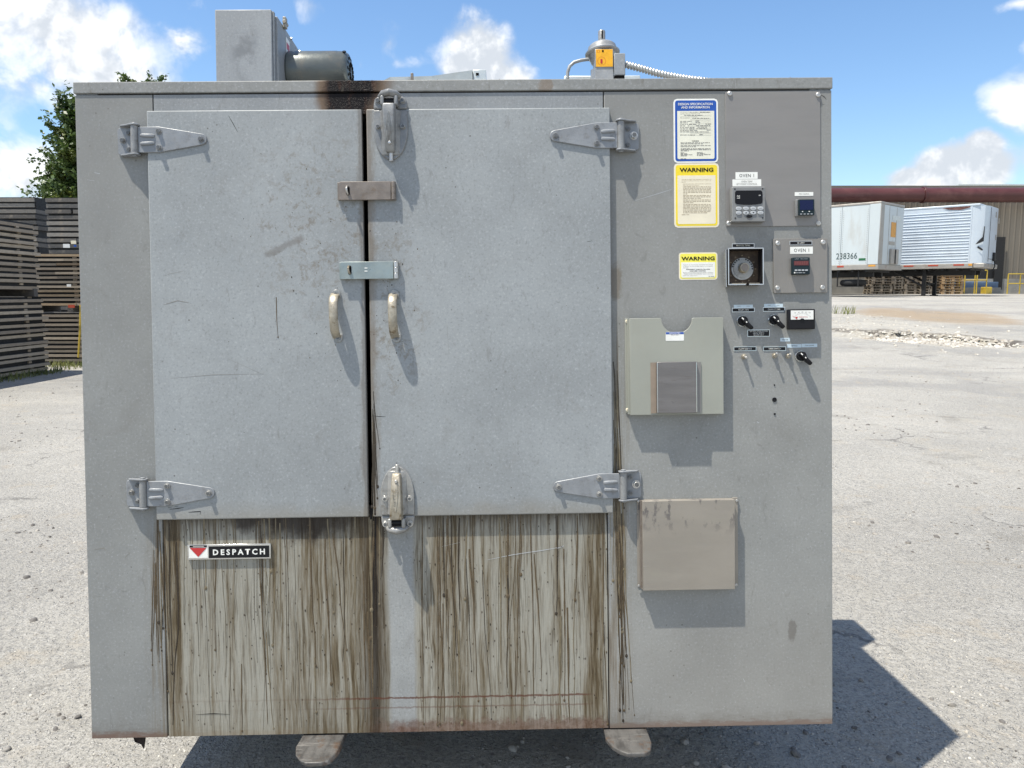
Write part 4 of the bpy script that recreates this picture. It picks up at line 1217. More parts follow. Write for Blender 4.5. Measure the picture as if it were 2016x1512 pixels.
# air-flow switch
AY = .20
px_, pz_ = fpr(1187, 110, AY)
kk = (2.05 + AY) / FPX * 1.055
def A(px, py, y=AY): return fpr(px, py, y)
d0x, d0z = A(1187, 96)
sw = MB()
tilt = Vector((-.10, -.30, 1)).normalized()
d0x, d0z = A(1186, 106, AY + .02)
tilt = Vector((-.06, .10, 1)).normalized()
sw.lathe((d0x, AY + .02, d0z), tilt, [(-.040, .026), (-.026, .037), (-.008, .043), (-.003, .0525), (.001, .0535), (.003, .0515), (.008, .045), (.020, .043), (.026, .037), (.028, .012)], 36)
swo = sw.build('airflow_switch', m_grey, oven, smooth=True, ang=32)
nx, nz = A(1186, 81)
nb = MB(); nb.lathe((nx, AY + .015, nz), (0, 0, 1), [(0, .0112), (.034, .0112), (.037, .0098), (.037, .006), (.03, .005)], 18); nb.build('nozzle', m_cast, swo, smooth=True, ang=30)
MB().box(nx - .0020, AY + .0032, nz + .010, nx + .0020, AY + .0050, nz + .034).build('nozzle_slot', m_dark, swo)
MB().cyl((nx, AY + .015, nz - .008), (0, 0, 1), .014, .010, 6).build('hex_collar', m_grey, swo, .001)
q0 = A(1172, 96, AY - .03); q1 = A(1208, 132, AY - .03)
MB().box(q0[0] - .001, AY - .03, q1[1], q1[0], AY + .02, q0[1]).build('switch_body', m_grey, swo, .002)
MB().box(q0[0] + .0015, AY - .0312, q1[1] + .001, q1[0] - .0025, AY - .0302, q0[1] - .002).build('orange_tag', m_orange, swo)
letters('1', q0[0] + .018, q1[1] + .017, .006, .013, AY - .0318, m_red, swo, 1, 0)
ring = MB()
for (rc, rr) in (((q0[0] + .0185, q1[1] + .018), .0125), ((q0[0] + .009, q0[1] - .008), .0042)):
    for i in range(18):
        a0_, a1_ = 2 * math.pi * i / 18, 2 * math.pi * (i + 1) / 18
        ring.add([(rc[0] + r * math.cos(t), AY - .0317, rc[1] + r * math.sin(t)) for r, t in ((rr - .0006, a0_), (rr, a0_), (rr, a1_), (rr - .0006, a1_))], [(0, 1, 2, 3)])
ring.build('tag_ring', m_red, swo)
MB().box(q0[0] + .020, AY - .0318, q0[1] - .0105, q0[0] + .025, AY - .0313, q0[1] - .0045).build('tag_square', m_dark, swo)
r0 = A(1172, 132, AY - .03); r1 = A(1208, 153, AY - .03)
MB().add([(r0[0] - .004, AY - .034, RZ), (r1[0] - .001, AY - .034, RZ), (r1[0] - .001, AY - .029, r0[1]), (r0[0] + .001, AY - .029, r0[1]), (r0[0] - .010, AY + .02, RZ), (r0[0] - .008, AY + .02, r0[1] + .01)], [(0, 1, 2, 3), (4, 0, 3, 5)]).build('mount_plate', m_grey, swo)
u0 = A(1209, 105, AY - .034); u1 = A(1231, 148, AY - .034)
MB().box(u0[0], AY - .036, u1[1], u1[0], AY + .012, u0[1]).build('wiring_box', m_box, swo, .002)
MB().box(u0[0] + .003, AY - .034, RZ, u1[0] - .002, AY + .01, u1[1] - .0005).build('wiring_box_foot', m_dark, swo)
tb = [A(1118, 153), A(1118, 140), A(1122, 128), A(1131, 120), A(1145, 116), A(1160, 114)]
MB().sweep([(p[0], AY + .01, max(p[1], RZ - .002)) for p in tb], .0052, .0052, 12, (0, 1, 0)).build('air_tube', m_grey, swo, smooth=True)
# ribbed conduit: rings along a sagging run
path = [Vector((*A(px, py, d)[:1], d, A(px, py, d)[1])) for px, py, d in ((1231, 127, AY - .01), (1262, 135, AY), (1300, 145.5, AY + .01), (1345, 154, AY + .02), (1400, 161, AY + .04), (1430, 163, AY + .06))]
pts = []
for i in range(len(path) - 1):
    p0 = path[max(i - 1, 0)]; p1 = path[i]; p2 = path[i + 1]; p3 = path[min(i + 2, len(path) - 1)]
    for j in range(24):
        t = j / 24
        pts.append(.5 * ((2 * p1) + (p2 - p0) * t + (2 * p0 - 5 * p1 + 4 * p2 - p3) * t * t + (3 * p1 - p0 - 3 * p2 + p3) * t ** 3))
L = [0]
for i in range(1, len(pts)): L.append(L[-1] + (pts[i] - pts[i - 1]).length)
fine = []; rad = []; s_ = 0; step_ = .0022; kpt = 0
while s_ < L[-1]:
    while L[kpt + 1] < s_: kpt += 1
    t = (s_ - L[kpt]) / max(L[kpt + 1] - L[kpt], 1e-6)
    fine.append(pts[kpt].lerp(pts[kpt + 1], t)); rad.append(.0098 + .0022 * math.sin(2 * math.pi * s_ / .0098)); s_ += step_
MB().sweep(fine, rad, rad, 12, (0, 1, 0)).build('flexible_conduit', m_conduit, swo, smooth=True, ang=80)
MB().box(A(1110, 150, .35)[0], .34, RZ, A(1260, 150, .35)[0], .60, A(1200, 148, .34)[1]).build('roof_duct_cover', m_gal, oven, .004)

# rubbish and flakes on the cap's edge
fl_ = MB(); rr = random.Random(4)
for i in range(150):
    x = rr.choice((rr.uniform(.3, 1.4), rr.uniform(.1, 2.0))); s = rr.uniform(.0015, .0045)
    fl_.add([(x + rr.uniform(-s, s), .004 + rr.uniform(-.006, .03), OH + rr.uniform(0, s * 1.2)) for _ in range(3)] + [(x, .02, OH + s * .8)], [(0, 1, 3), (1, 2, 3), (2, 0, 3)])
fl = fl_.build('rust_flakes', m_grit, oven, fix=False); fl['kind'] = 'stuff'

# charred scrap hanging under the left corner
rx, rz = fp(258, 1452)[0], 0.002
pts = [(0, .004), (-.002, -.006), (.006, -.018), (.022, -.027), (.027, -.042), (.031, -.030), (.033, -.012), (.030, .003)]
n = len(pts); vs = [(rx + x, .012 + .004 * math.sin(i * 2.1), rz + z) for i, (x, z) in enumerate(pts)] + [(rx + x, .018 + .004 * math.sin(i * 2.1), rz + z) for i, (x, z) in enumerate(pts)]
MB().add(vs, [tuple(range(n)), tuple(range(2 * n - 1, n - 1, -1))] + [(i, i + n, (i + 1) % n + n, (i + 1) % n) for i in range(n)]).build('hanging_scrap', m_rag, oven)


# ------------------------------------------------------------------ dried resin runs, standing off the sheet
def run(b, x, z, L, w0, y, rr, drift=0.0, step=.022, bead=True):
    P = []; xx = x; zz = z; k = 0; v = drift
    while zz > z - L:
        P.append((xx, zz)); v = v * .82 + drift * .18 + rr.gauss(0, .032) * (1 if rr.random() < .35 else .25)
        xx += v * step; zz -= step * rr.uniform(.8, 1.2)
    n = len(P)
    if n < 3: return
    vs = []; fs = []
    for i, (px, pz) in enumerate(P):
        t = i / (n - 1); ww = w0 * (.55 + .45 * math.sin(math.pi * min(t * 1.2 + .15, 1))) * rr.uniform(.75, 1.2)
        if i == n - 1: ww *= .35
        hgt = .0004 + ww * .32
        vs += [(px - ww, y, pz), (px, y - hgt, pz), (px + ww, y, pz)]
    for i in range(n - 1):
        a = i * 3
        fs += [(a, a + 1, a + 4, a + 3), (a + 1, a + 2, a + 5, a + 4)]
    b.add(vs, fs)
    if bead and rr.random() < .6: drop(b, P[-1][0], P[-1][1], w0 * rr.uniform(1.3, 2.0), y)


def drop(b, x, z, r, y, el=1.5):
    n = 7; vs = [(x + r * math.cos(6.283 * i / n), y, z + r * el * math.sin(6.283 * i / n)) for i in range(n)] + [(x, y - r * .6, z + r * .2)]
    b.add(vs, [(i, (i + 1) % n, n) for i in range(n)])


rr = random.Random(11)
DR = [MB(), MB(), MB()]
Y0 = .0003
LX0, LX1 = fp(306, 1200)[0], fp(1206, 1200)[0]
cl0, cl1 = fp(768, 1200)[0], fp(818, 1200)[0]
dense = [(fp(a, 1200)[0], w_ * 1.42 * MM) for a, w_ in ((345, 25), (548, 22), (615, 60), (705, 45), (740, 25), (930, 50), (1010, 35), (1165, 25), (880, 40), (500, 40))]
for i in range(105):
    if rr.random() < .62:
        c_, w_ = rr.choice(dense); x = rr.gauss(c_, w_)
    else: x = rr.uniform(LX0, LX1)
    if not (LX0 < x < LX1) or cl0 < x < cl1: continue
    z = DB - rr.uniform(-.01, .02) if rr.random() < .65 else DB - rr.uniform(.05, .42)
    L = min(rr.uniform(.15, .62), z - .01)
    k = rr.choices((0, 1, 2), (.14, .42, .44))[0]
    run(DR[k], x, z, L, rr.choice((.0006, .0009, .0013, .0020, .0027)), Y0, rr, rr.gauss(0, .008))
for i in range(300):
    x = rr.uniform(LX0, LX1); z = rr.uniform(.03, DB)
    if cl0 < x < cl1 and rr.random() < .93: continue
    drop(DR[rr.choice((0, 0, 1))], x, z, rr.uniform(.0007, .0019), Y0, rr.uniform(1.1, 2.4))
# runs fanning out from the gap, thick trails beside the right leaf, the left seam
for (px, py, L, w_, dr, k) in ((640, 1060, .42, .0028, .03, 1), (655, 1050, .34, .0022, .05, 1), (930, 1040, .5, .0020, .02, 1), (1000, 1040, .48, .0026, -.01, 0), (1020, 1100, .4, .002, -.06, 1), (1110, 1080, .44, .0022, .0, 1), (865, 1040, .56, .0024, .01, 1), (905, 1020, .3, .0026, .0, 0)):
    x, z = fp(px, py); run(DR[k], x, z, L, w_, Y0, rr, dr)
YR = -.0003
for i in range(26):
    x, z = fp(1207 + rr.uniform(0, 9), rr.uniform(700, 1000)); run(DR[rr.choice((0, 1, 1, 2))], x, z, min(rr.uniform(.2, .8), z - .02), rr.uniform(.0008, .0022), YR, rr, .03 + rr.gauss(0, .008))
for i in range(8):
    x, z = fp(1222 + rr.uniform(-3, 6), rr.uniform(990, 1060)); run(DR[rr.choice((0, 0, 1))], x, z, min(rr.uniform(.4, .62), z - .02), rr.uniform(.001, .0028), YR, rr, .012 + rr.gauss(0, .006))
for i in range(9):
    x, z = fp(rr.uniform(304, 322), rr.uniform(1000, 1120)); run(DR[rr.choice((0, 1, 1, 2))], x, z, min(rr.uniform(.2, .55), z - .02), rr.uniform(.0008, .0019), YR, rr, -.006 + rr.gauss(0, .01))
for i in range(6):
    x, z = fp(306 + rr.uniform(-3, 3), 1120 + rr.uniform(-40, 60)); run(DR[1], x, z, rr.uniform(.15, .32), rr.uniform(.0008, .0016), YR, rr, -.06 + rr.gauss(0, .015))
# on the door leaves
YD = DY - .0002
for i in range(16):
    x, z = fp(726 + rr.uniform(0, 10), rr.uniform(780, 960), .015)
    if x < DX2 + .003: x = DX2 + .004
    L = min(rr.uniform(.08, .28), z - DB - .004); run(DR[rr.choice((0, 0, 1))], x, z, L, rr.uniform(.0009, .0026), YD, rr, .012)
x, z = fp(735, 770, .015); run(DR[0], x, z, .175, .0013, YD, rr, .03)
x, z = fp(544, 585, .015); run(DR[1], x, z, .125, .0013, YD, rr, .0)
for i in range(70):
    px = rr.gauss(640, 60) if rr.random() < .5 else rr.gauss(765, 28)
    if 706 < px < 728: continue
    x, z = fp(px, rr.uniform(330, 760), .015); drop(DR[rr.choice((0, 1))], x, z, rr.uniform(.0006, .0016), YD, rr.uniform(1, 2.2))
for i in range(40):
    x, z = fp(rr.uniform(300, 1195), rr.uniform(240, 1000), .015)
    if DX1 - .002 < x < DX2 + .002: continue
    drop(DR[rr.choice((0, 1))], x, z, rr.uniform(.0006, .0013), YD, 1.1)
for b, m_, nm in ((DR[0], m_drip_d, 'dark_resin_runs'), (DR[1], m_drip_m, 'brown_resin_runs'), (DR[2], m_drip_t, 'tan_resin_runs')):
    o = b.build(nm, m_, oven, smooth=True, ang=75); o['kind'] = 'stuff'

# cast letters on the lower latch lever, head down
for i, ch in enumerate('LOXIBD'):
    qx, qz = fp(777.5 - i * .25, 965.5 + i * 6.0, .065)
    letters(ch, qx, qz, .0042 if ch != 'I' else .0012, .0056, ys2(qz) - .0018, m_head, latch2, rot=math.pi, name='cast_letter')

# scratches and scuffs on the sheets
SCR = {0: MB(), 1: MB(), 2: MB()}


def mark(k, pts, wpx, d):
    P = [Vector((fp(x, y, d)[0], -d - .0002, fp(x, y, d)[1])) for x, y in pts]; n = len(P); hw = wpx * 1.42 * MM / 2
    vs = []
    for i, p in enumerate(P):
        t = (P[min(i + 1, n - 1)] - P[max(i - 1, 0)]).normalized(); q = Vector((-t.z, 0, t.x)) * hw * (.35 if i in (0, n - 1) else 1)
        vs += [p + q, p - q]
    SCR[k].add(vs, [(i * 2, i * 2 + 2, i * 2 + 3, i * 2 + 1) for i in range(n - 1)])


D = .0151
for k, pts, w_, d in (
    (0, [(334, 1003), (350, 1001), (362, 999)], 1.6, D), (0, [(331, 999), (338, 998.5)], 1.4, D), (0, [(343, 998), (351, 996.5)], 1.4, D), (0, [(371, 1008.5), (384, 1007.5), (395, 1007), (394, 1013)], 1.6, D),
    (0, [(386, 1407), (420, 1405), (453, 1406.5)], 1.6, 0), (0, [(735, 819), (748, 820), (759, 820)], 1.1, D), (0, [(1156, 476), (1166, 474)], 1.6, D), (2, [(1160, 484), (1164, 492)], 2.2, D),
    (1, [(960, 1102), (1010, 1092), (1070, 1083), (1110, 1076)], 1.2, 0), (1, [(1096, 1081), (1110, 1074)], 1.6, 0), (1, [(186, 340), (197, 342)], 2.2, 0), (1, [(172, 354), (186, 356)], 1.2, 0), (1, [(1250, 395), (1300, 380), (1324, 372)], .9, 0),
    (2, [(187, 1082), (205, 1079), (208, 1084)], 2.4, 0), (2, [(246, 1098), (256, 1088)], 3.2, 0), (2, [(287, 1088), (292, 1083)], 2.2, 0), (2, [(206, 1154), (220, 1158)], 1.4, 0), (2, [(236, 1163), (250, 1164)], 1.6, 0), (2, [(177, 1173), (200, 1174)], 1.4, 0),
    (2, [(1365, 212), (1369, 240)], 1.4, -.002), (2, [(1302, 240), (1303, 262)], 1.5, 0), (0, [(1616, 187), (1622, 190), (1627, 196)], 1.6, 0), (0, [(1616, 200), (1615, 212)], 1.8, 0), (0, [(1619, 205), (1623, 206)], 1.3, 0), (1, [(1463, 1336), (1466, 1342)], 1.8, 0), (1, [(1490, 830), (1494, 833)], 3.0, 0),
    (0, [(450, 228), (458, 242), (468, 260)], 1.2, D), (2, [(330, 540), (360, 534)], 1.4, D), (2, [(322, 600), (350, 592), (372, 596)], 1.6, D), (2, [(448, 706), (520, 738)], .9, D), (2, [(335, 745), (420, 738), (520, 736)], .8, D),
    (2, [(880, 640), (884, 700)], .8, D), (2, [(1010, 760), (1016, 770)], 2.0, D), (2, [(1020, 735), (1010, 752)], 1.2, D), (0, [(742, 1160), (746, 1168)], 1.6, 0), (1, [(905, 1068), (870, 1076)], .8, 0)):
    mark(k, pts, w_, d)
for k, m_, nm in ((0, m_ink, 'dark_scratches'), (1, m_key, 'bright_scratches'), (2, m_inkg, 'grey_scuffs')):
    o = SCR[k].build(nm, m_, oven, fix=False); o['kind'] = 'stuff'

# ------------------------------------------------------------------ lift truck that holds the oven up
truck = empty('forklift', (TO.x, TO.y, 0))
tag(truck, 'forklift behind the oven, its two scraped steel fork tips poking out underneath', 'forklift')
TIL = Matrix.Translation((-TO.x, -TO.y, 0)) @ OVEN_M           # forks and mast are tilted back with the load
for (pc, w_, yt, sk) in ((640, .118, -.150, -.006), (1231, .122, -.135, .0)):
    x, _ = fp(pc, 1445)
    hw = w_ / 2
    # tapered blade with a rounded tip
    outl = [(-hw, 2.0), (-hw, -.02), (-hw - .002, yt + .085), (-hw + .010, yt + .040), (-hw + .030, yt + .012), (-hw + .045, yt), (hw - .030, yt), (hw - .012, yt + .014), (hw - .001, yt + .055), (hw, yt + .09), (hw, -.02), (hw, 2.0)]
    zt = -.0035; n = len(outl)
    vs = [(x + sk * (1 if y < 0 else 0) + px, y, zt) for px, y in outl] + [(x + px, y, zt - (.012 if y < .1 else .045)) for px, y in outl]
    f = MB().add(vs, [tuple(range(n)), tuple(range(2 * n - 1, n - 1, -1))] + [(i, i + n, (i + 1) % n + n, (i + 1) % n) for i in range(n)])
    f.box(x - hw, 2.0005, -.05, x + hw, 2.045, .62)
    f.build('fork', m_fork, truck, .0025, 2).matrix_local = TIL
for z in (.15, .5):
    MB().box(.45, 2.05, z, 1.66, 2.09, z + .10).build('carriage_bar', m_black, truck, .005).matrix_local = TIL
for x in (.62, 1.42):
    MB().box(x, 2.10, -.05, x + .09, 2.24, 1.75).build('mast_rail', m_black, truck, .008).matrix_local = TIL
MB().box(.55, 2.5, .12, 1.58, 4.1, .95).build('truck_body', m_truck, truck, .08, 4)
MB().box(.62, 3.6, .951, 1.51, 4.25, 1.15).build('counterweight', m_black, truck, .08, 4)
for (x, y, r) in ((.43, 2.6, .30), (1.53, 2.6, .30), (.45, 3.8, .24), (1.53, 3.8, .24)):
    MB().cyl((x, y, r), (1, 0, 0), r, .17, 28).build('wheel', m_rubber, truck, .02, 2)
# ------------------------------------------------------------------ the yard
def sstep(t):
    t = np.clip(t, 0, 1); return t * t * (3 - 2 * t)


PH = np.array([[1690, 650], [1760, 640], [1830, 650], [1900, 668], [1965, 672], [1925, 696], [1860, 694], [1790, 690], [1735, 672]])


def gz_(x, y):
    """yard height: level round the oven, rising to the dock on the right"""
    x = np.asarray(x, float); y = np.asarray(y, float)
    d = y
    rise = 1.42 * sstep((d - 6.0) / 28.0) + .19 * np.clip((d - 33) / 13, 0, 1)
    right = sstep((x + 4.0 + .12 * np.maximum(d, 0)) / 9.0)
    return rise * right * (d > 6)


def ground_hit(px, py):
    d = px_dir(px, py); t = 1.0
    o = Vector((0, 0, EYE)); lo = 0.5
    while t < 400:
        p = o + d * t
        if p.z < float(gz_(p.x, p.y)): break
        lo = t; t *= 1.01
    for _ in range(30):
        m = (lo + t) / 2; p = o + d * m
        if p.z < float(gz_(p.x, p.y)): t = m
        else: lo = m
    return o + d * t


def spaced(lo, hi, fine_lo, fine_hi, fs, grow):
    a = list(np.arange(fine_lo, fine_hi, fs)); st = fs; v = fine_hi
    while v < hi: a.append(v); st *= grow; v += st
    a.append(hi); st = fs; v = fine_lo - fs
    while v > lo: a.insert(0, v); st *= grow; v -= st
    a.insert(0, lo); return np.array(a)


pc = ground_hit(1825, 668)
PRX, PRY = 1.5, 1.15
xs = np.unique(np.concatenate([spaced(-500, 500, -3.2, 4.2, .045, 1.12), np.arange(pc.x - 3.2, pc.x + 3.2, .09)]))
ys = np.unique(np.concatenate([spaced(-60, 700, 1.6, 6.5, .045, 1.10), np.arange(pc.y - 3.4, pc.y + 3.4, .09)]))
X, Y = np.meshgrid(xs, ys)
Z = gz_(X, Y)


def vnoise(x, y, s, seed):
    r = np.random.default_rng(seed); T = r.random((256, 256))
    u, v = x * s + 1000, y * s + 1000
    i, j = np.floor(u).astype(int), np.floor(v).astype(int); fu, fv = u - i, v - j
    fu = fu * fu * (3 - 2 * fu); fv = fv * fv * (3 - 2 * fv)
    g = lambda a, b: T[a % 256, b % 256]
    return (g(i, j) * (1 - fu) + g(i + 1, j) * fu) * (1 - fv) + (g(i, j + 1) * (1 - fu) + g(i + 1, j + 1) * fu) * fv


near = np.exp(-np.maximum(np.hypot(X, Y - 3) - 3, 0) / 6)
Z = Z + ((vnoise(X, Y, .6, 1) - .5) * .03 + (vnoise(X, Y, 2.5, 2) - .5) * .012 + (vnoise(X, Y, 9, 3) - .5) * .006 * near) * np.clip((np.hypot(X, Y) - .5), 0, 1)


def hole(x, y):
    """0..1 inside the broken patch, sharp on the far rim"""
    u = (x - pc.x) * .86 - (y - pc.y) * .25; v = (y - pc.y) * .9 + (x - pc.x) * .60
    nn = vnoise(x, y, 1.3, 8) - .5 + .5 * (vnoise(x, y, 4, 9) - .5)
    q = np.hypot(u / PRX, v / PRY) + nn * .55
    return np.clip((1.0 - q) * 5, 0, 1)


Z = Z - hole(X, Y) * .14
nx_, ny_ = len(xs), len(ys)
vv = np.stack([X.ravel(), Y.ravel(), Z.ravel()], 1)
idx = np.arange(nx_ * ny_).reshape(ny_, nx_)
ff = np.stack([idx[:-1, :-1].ravel(), idx[:-1, 1:].ravel(), idx[1:, 1:].ravel(), idx[1:, :-1].ravel()], 1)


def np_mesh(name, v, f, m, smooth=False):
    me = bpy.data.meshes.new(name); me.vertices.add(len(v)); me.vertices.foreach_set('co', np.asarray(v, np.float32).ravel())
    k = f.shape[1]
    me.loops.add(f.size); me.loops.foreach_set('vertex_index', f.ravel().astype(np.int32))
    me.polygons.add(len(f)); me.polygons.foreach_set('loop_start', (np.arange(len(f)) * k).astype(np.int32)); me.polygons.foreach_set('loop_total', np.full(len(f), k, np.int32))
    me.update(); me.validate()
    for q in (m if isinstance(m, (list, tuple)) else [m]): me.materials.append(q)
    if smooth: me.shade_smooth()
    o = bpy.data.objects.new(name, me); col.objects.link(o); return o


def ex_ground(n, o, c, p):
    x, y, z = n.sep(o)[:3]
    big = n.noise(o, .35, 5, .6); mid = n.noise(o, 2.6, 6, .62); grit = n.noise(o, 34, 6, .72); fine = n.noise(o, 120, 3, .7)
    c = n.mix(n.step(big, .3, .7), (.34, .326, .296), (.435, .416, .375))
    c = n.mix(n.m('MULTIPLY', n.step(mid, .50, .72), .42), c, (.47, .455, .42))
    c = n.mix(n.m('MULTIPLY', n.step(grit, .50, .36), .50), c, (.20, .20, .20))
    c = n.mix(n.m('MULTIPLY', n.step(grit, .56, .68), .5), c, (.56, .545, .515))
    c = n.mix(n.m('MULTIPLY', n.step(fine, .60, .72), .35), c, (.50, .49, .475))
    ag = n.voro(o, 55.0); ac = n.sep(ag.outputs['Color'])[0]
    g2 = n.noise(o, 85, 4, .7)
    c = n.mix(n.m('MULTIPLY', n.step(g2, .47, .35), .62), c, (.15, .148, .145))
    c = n.mix(n.m('MULTIPLY', n.step(g2, .55, .66), .6), c, (.56, .545, .515))
    agm = n.m('MULTIPLY', n.step(ag.outputs['Distance'], .42, .28), n.step(ac, .5, .6))
    c = n.mix(n.m('MULTIPLY', agm, .5), c, n.mix(ac, (.16, .16, .165), (.66, .64, .60)))
    # pale grit patches and tan silt
    pat = n.noise(n.scale(o, (1, .8, 1)), .75, 7, .7)
    c = n.mix(n.m('MULTIPLY', n.step(pat, .55, .70), .55), c, (.42, .39, .335))
    far = n.step(y, 6.0, 12.0)
    tr = n.noise(n.v('ADD', n.scale(o, (.10, .32, 1)), (2.2, 1.0, 0)), 1.6, 6, .65, .5)
    c = n.mix(n.m('MULTIPLY', n.m('MULTIPLY', n.step(tr, .44, .66), far), .55), c, (.255, .25, .24))
    tan_ = blotchxy(n, o, 12.6, 23.0, 2.0, 2.6)
    c = n.mix(n.m('MULTIPLY', tan_, .75), c, (.30, .225, .145))
    # worn tyre lanes
    wv = n.noise(o, .5, 4, .6)
    ln = n.m('SINE', n.m('ADD', n.m('MULTIPLY', n.m('ADD', n.m('MULTIPLY', x, .55), y), 1.1), n.m('MULTIPLY', wv, 7.0)))
    c = n.mix(n.m('MULTIPLY', n.m('MULTIPLY', n.step(ln, .55, .95), far), .34), c, (.22, .22, .22))
    # stains, scuffed dirt and darker repaired areas
    st = n.noise(n.v('ADD', o, (7.1, 3.3, 0)), 1.3, 5, .68, .6)
    c = n.mix(n.m('MULTIPLY', n.step(st, .56, .70), .5), c, (.235, .222, .198))
    st2 = n.noise(n.v('ADD', o, (2.1, 9.3, 0)), 3.4, 5, .70, .4)
    c = n.mix(n.m('MULTIPLY', n.step(st2, .56, .68), .40), c, (.40, .345, .27))
    # cracks
    cr = n.new('ShaderNodeTexVoronoi', feature='DISTANCE_TO_EDGE'); cr.inputs['Scale'].default_value = .42
    n.put(cr.inputs['Vector'], n.v('ADD', o, n.scale(n.comb(mid, big, 0.0), (.9, .9, 0))))
    gate = n.noise(o, .9, 3, .6)
    ck = n.m('MULTIPLY', n.step(cr.outputs['Distance'], .010, .003), n.step(gate, .50, .60))
    c = n.mix(n.m('MULTIPLY', ck, .6), c, (.12, .115, .11))
    # the broken patch shows pale crushed stone
    u = n.m('SUBTRACT', n.m('MULTIPLY', n.m('SUBTRACT', x, pc.x), .86), n.m('MULTIPLY', n.m('SUBTRACT', y, pc.y), .25))
    v = n.m('ADD', n.m('MULTIPLY', n.m('SUBTRACT', y, pc.y), .9), n.m('MULTIPLY', n.m('SUBTRACT', x, pc.x), .60))
    q = n.v('LENGTH', n.comb(n.m('DIVIDE', u, PRX * 1.05), n.m('DIVIDE', v, PRY * 1.06), 0.0))
    hm_ = n.step(n.m('ADD', q, n.m('MULTIPLY', n.m('SUBTRACT', n.noise(o, 1.4, 6, .7), .5), 1.6)), 1.12, .86)
    stones = n.voro(o, 15.0)
    sc = n.mix(n.sep(stones.outputs['Color'])[0], (.34, .31, .25), (.56, .54, .48))
    sc = n.mix(n.m('MULTIPLY', n.step(stones.outputs['Distance'], .45, .62), .6), sc, (.20, .17, .13))
    c = n.mix(n.m('MULTIPLY', hm_, .95), c, sc)
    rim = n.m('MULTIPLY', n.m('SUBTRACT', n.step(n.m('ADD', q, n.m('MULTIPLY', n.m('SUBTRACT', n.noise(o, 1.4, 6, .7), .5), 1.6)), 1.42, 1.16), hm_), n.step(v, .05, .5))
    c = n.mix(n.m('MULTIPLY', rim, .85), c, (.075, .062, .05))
    gl = n.m('MULTIPLY', blotchxy(n, o, 9.2, 20.5, 2.6, 3.6), n.step(n.noise(o, 9, 6, .75), .45, .6))
    c = n.mix(n.m('MULTIPLY', gl, .7), c, (.47, .44, .375))
    lean = n.m('ADD', n.m('MULTIPLY', grit, 1.0), n.m('ADD', n.m('MULTIPLY', mid, .4), n.m('MULTIPLY', agm, .35)))
    b1_ = n.bump(lean, 1.0, .032)
    n.put(p.inputs['Normal'], n.bump(fine, .35, .004, b1_))
    n.put(p.inputs['Roughness'], .88)
    p.inputs['Specular IOR Level'].default_value = .25
    return c


def blotchxy(n, o, x, y, rx, ry):
    f = n.noise(o, .5, 6, .65)
    q = n.scale(n.v('SUBTRACT', o, (x, y, 0)), (1 / rx, 1 / ry, 0))
    d = n.m('ADD', n.v('LENGTH', q), n.m('MULTIPLY', n.m('SUBTRACT', f, .5), 1.6))
    return n.step(d, .6, 1.2, 1.0, 0.0)


m_ground = mat('yard_surface', (.4, .4, .38), .9, extra=ex_ground)
g = np_mesh('ground', vv, ff, m_ground, True)
g['kind'] = 'structure'

# loose stones
ICO = np.array([(0, 0, 1), (.894, 0, .447), (.276, .851, .447), (-.724, .526, .447), (-.724, -.526, .447), (.276, -.851, .447), (.724, .526, -.447), (-.276, .851, -.447), (-.894, 0, -.447), (-.276, -.851, -.447), (.724, -.526, -.447), (0, 0, -1)])
ICF = np.array([(0, 1, 2), (0, 2, 3), (0, 3, 4), (0, 4, 5), (0, 5, 1), (1, 6, 2), (2, 7, 3), (3, 8, 4), (4, 9, 5), (5, 10, 1), (1, 10, 6), (2, 6, 7), (3, 7, 8), (4, 8, 9), (5, 9, 10), (6, 11, 10), (7, 11, 6), (8, 11, 7), (9, 11, 8), (10, 11, 9)])


def zsurf(x, y):
    z = gz_(x, y)
    nr = np.exp(-np.maximum(np.hypot(x, y - 3) - 3, 0) / 6)
    z = z + (vnoise(x, y, .6, 1) - .5) * .03 + (vnoise(x, y, 2.5, 2) - .5) * .012 + (vnoise(x, y, 9, 3) - .5) * .006 * nr
    return z - hole(x, y) * .14


def stones(name, x, y, r, m, flat=(.35, .75)):
    n = len(x)
    z = zsurf(x, y)
    V = ICO[None] * (1 + (rng.random((n, 12, 1)) - .5) * .55)
    sx = r * rng.uniform(.7, 1.35, n); sy = r * rng.uniform(.7, 1.2, n); sz = r * rng.uniform(*flat, n)
    V = V * np.stack([sx, sy, sz], 1)[:, None]
    a = rng.uniform(0, 6.283, n); c_, s_ = np.cos(a)[:, None], np.sin(a)[:, None]
    t = rng.normal(0, .25, n)[:, None]
    xx = V[..., 0] * c_ - V[..., 1] * s_; yy = V[..., 0] * s_ + V[..., 1] * c_; zz = V[..., 2] + xx * t * .5
    V = np.stack([xx + x[:, None], yy + y[:, None], zz + (z + sz * .45)[:, None]], 2).reshape(-1, 3)
    F = (ICF[None] + (np.arange(n) * 12)[:, None, None]).reshape(-1, 3)
    return np_mesh(name, V, F, m)


def ex_stone(pal):
    def ex(n, o, c, p):
        v_ = n.voro(o, 9.0).outputs['Color']
        t = n.sep(v_)[0]
        c = n.mix(n.step(t, .2, .8), pal[0], pal[1])
        return n.mix(n.m('MULTIPLY', n.step(n.sep(v_)[1], .6, .8), .6), c, pal[2])
    return ex


m_st1 = mat('grey_stone', (.3, .3, .3), .9, extra=ex_stone(((.13, .122, .115), (.34, .32, .29), (.075, .068, .062))))
m_st2 = mat('pale_stone', (.6, .6, .5), .9, extra=ex_stone(((.33, .31, .28), (.52, .50, .45), (.26, .22, .17))))


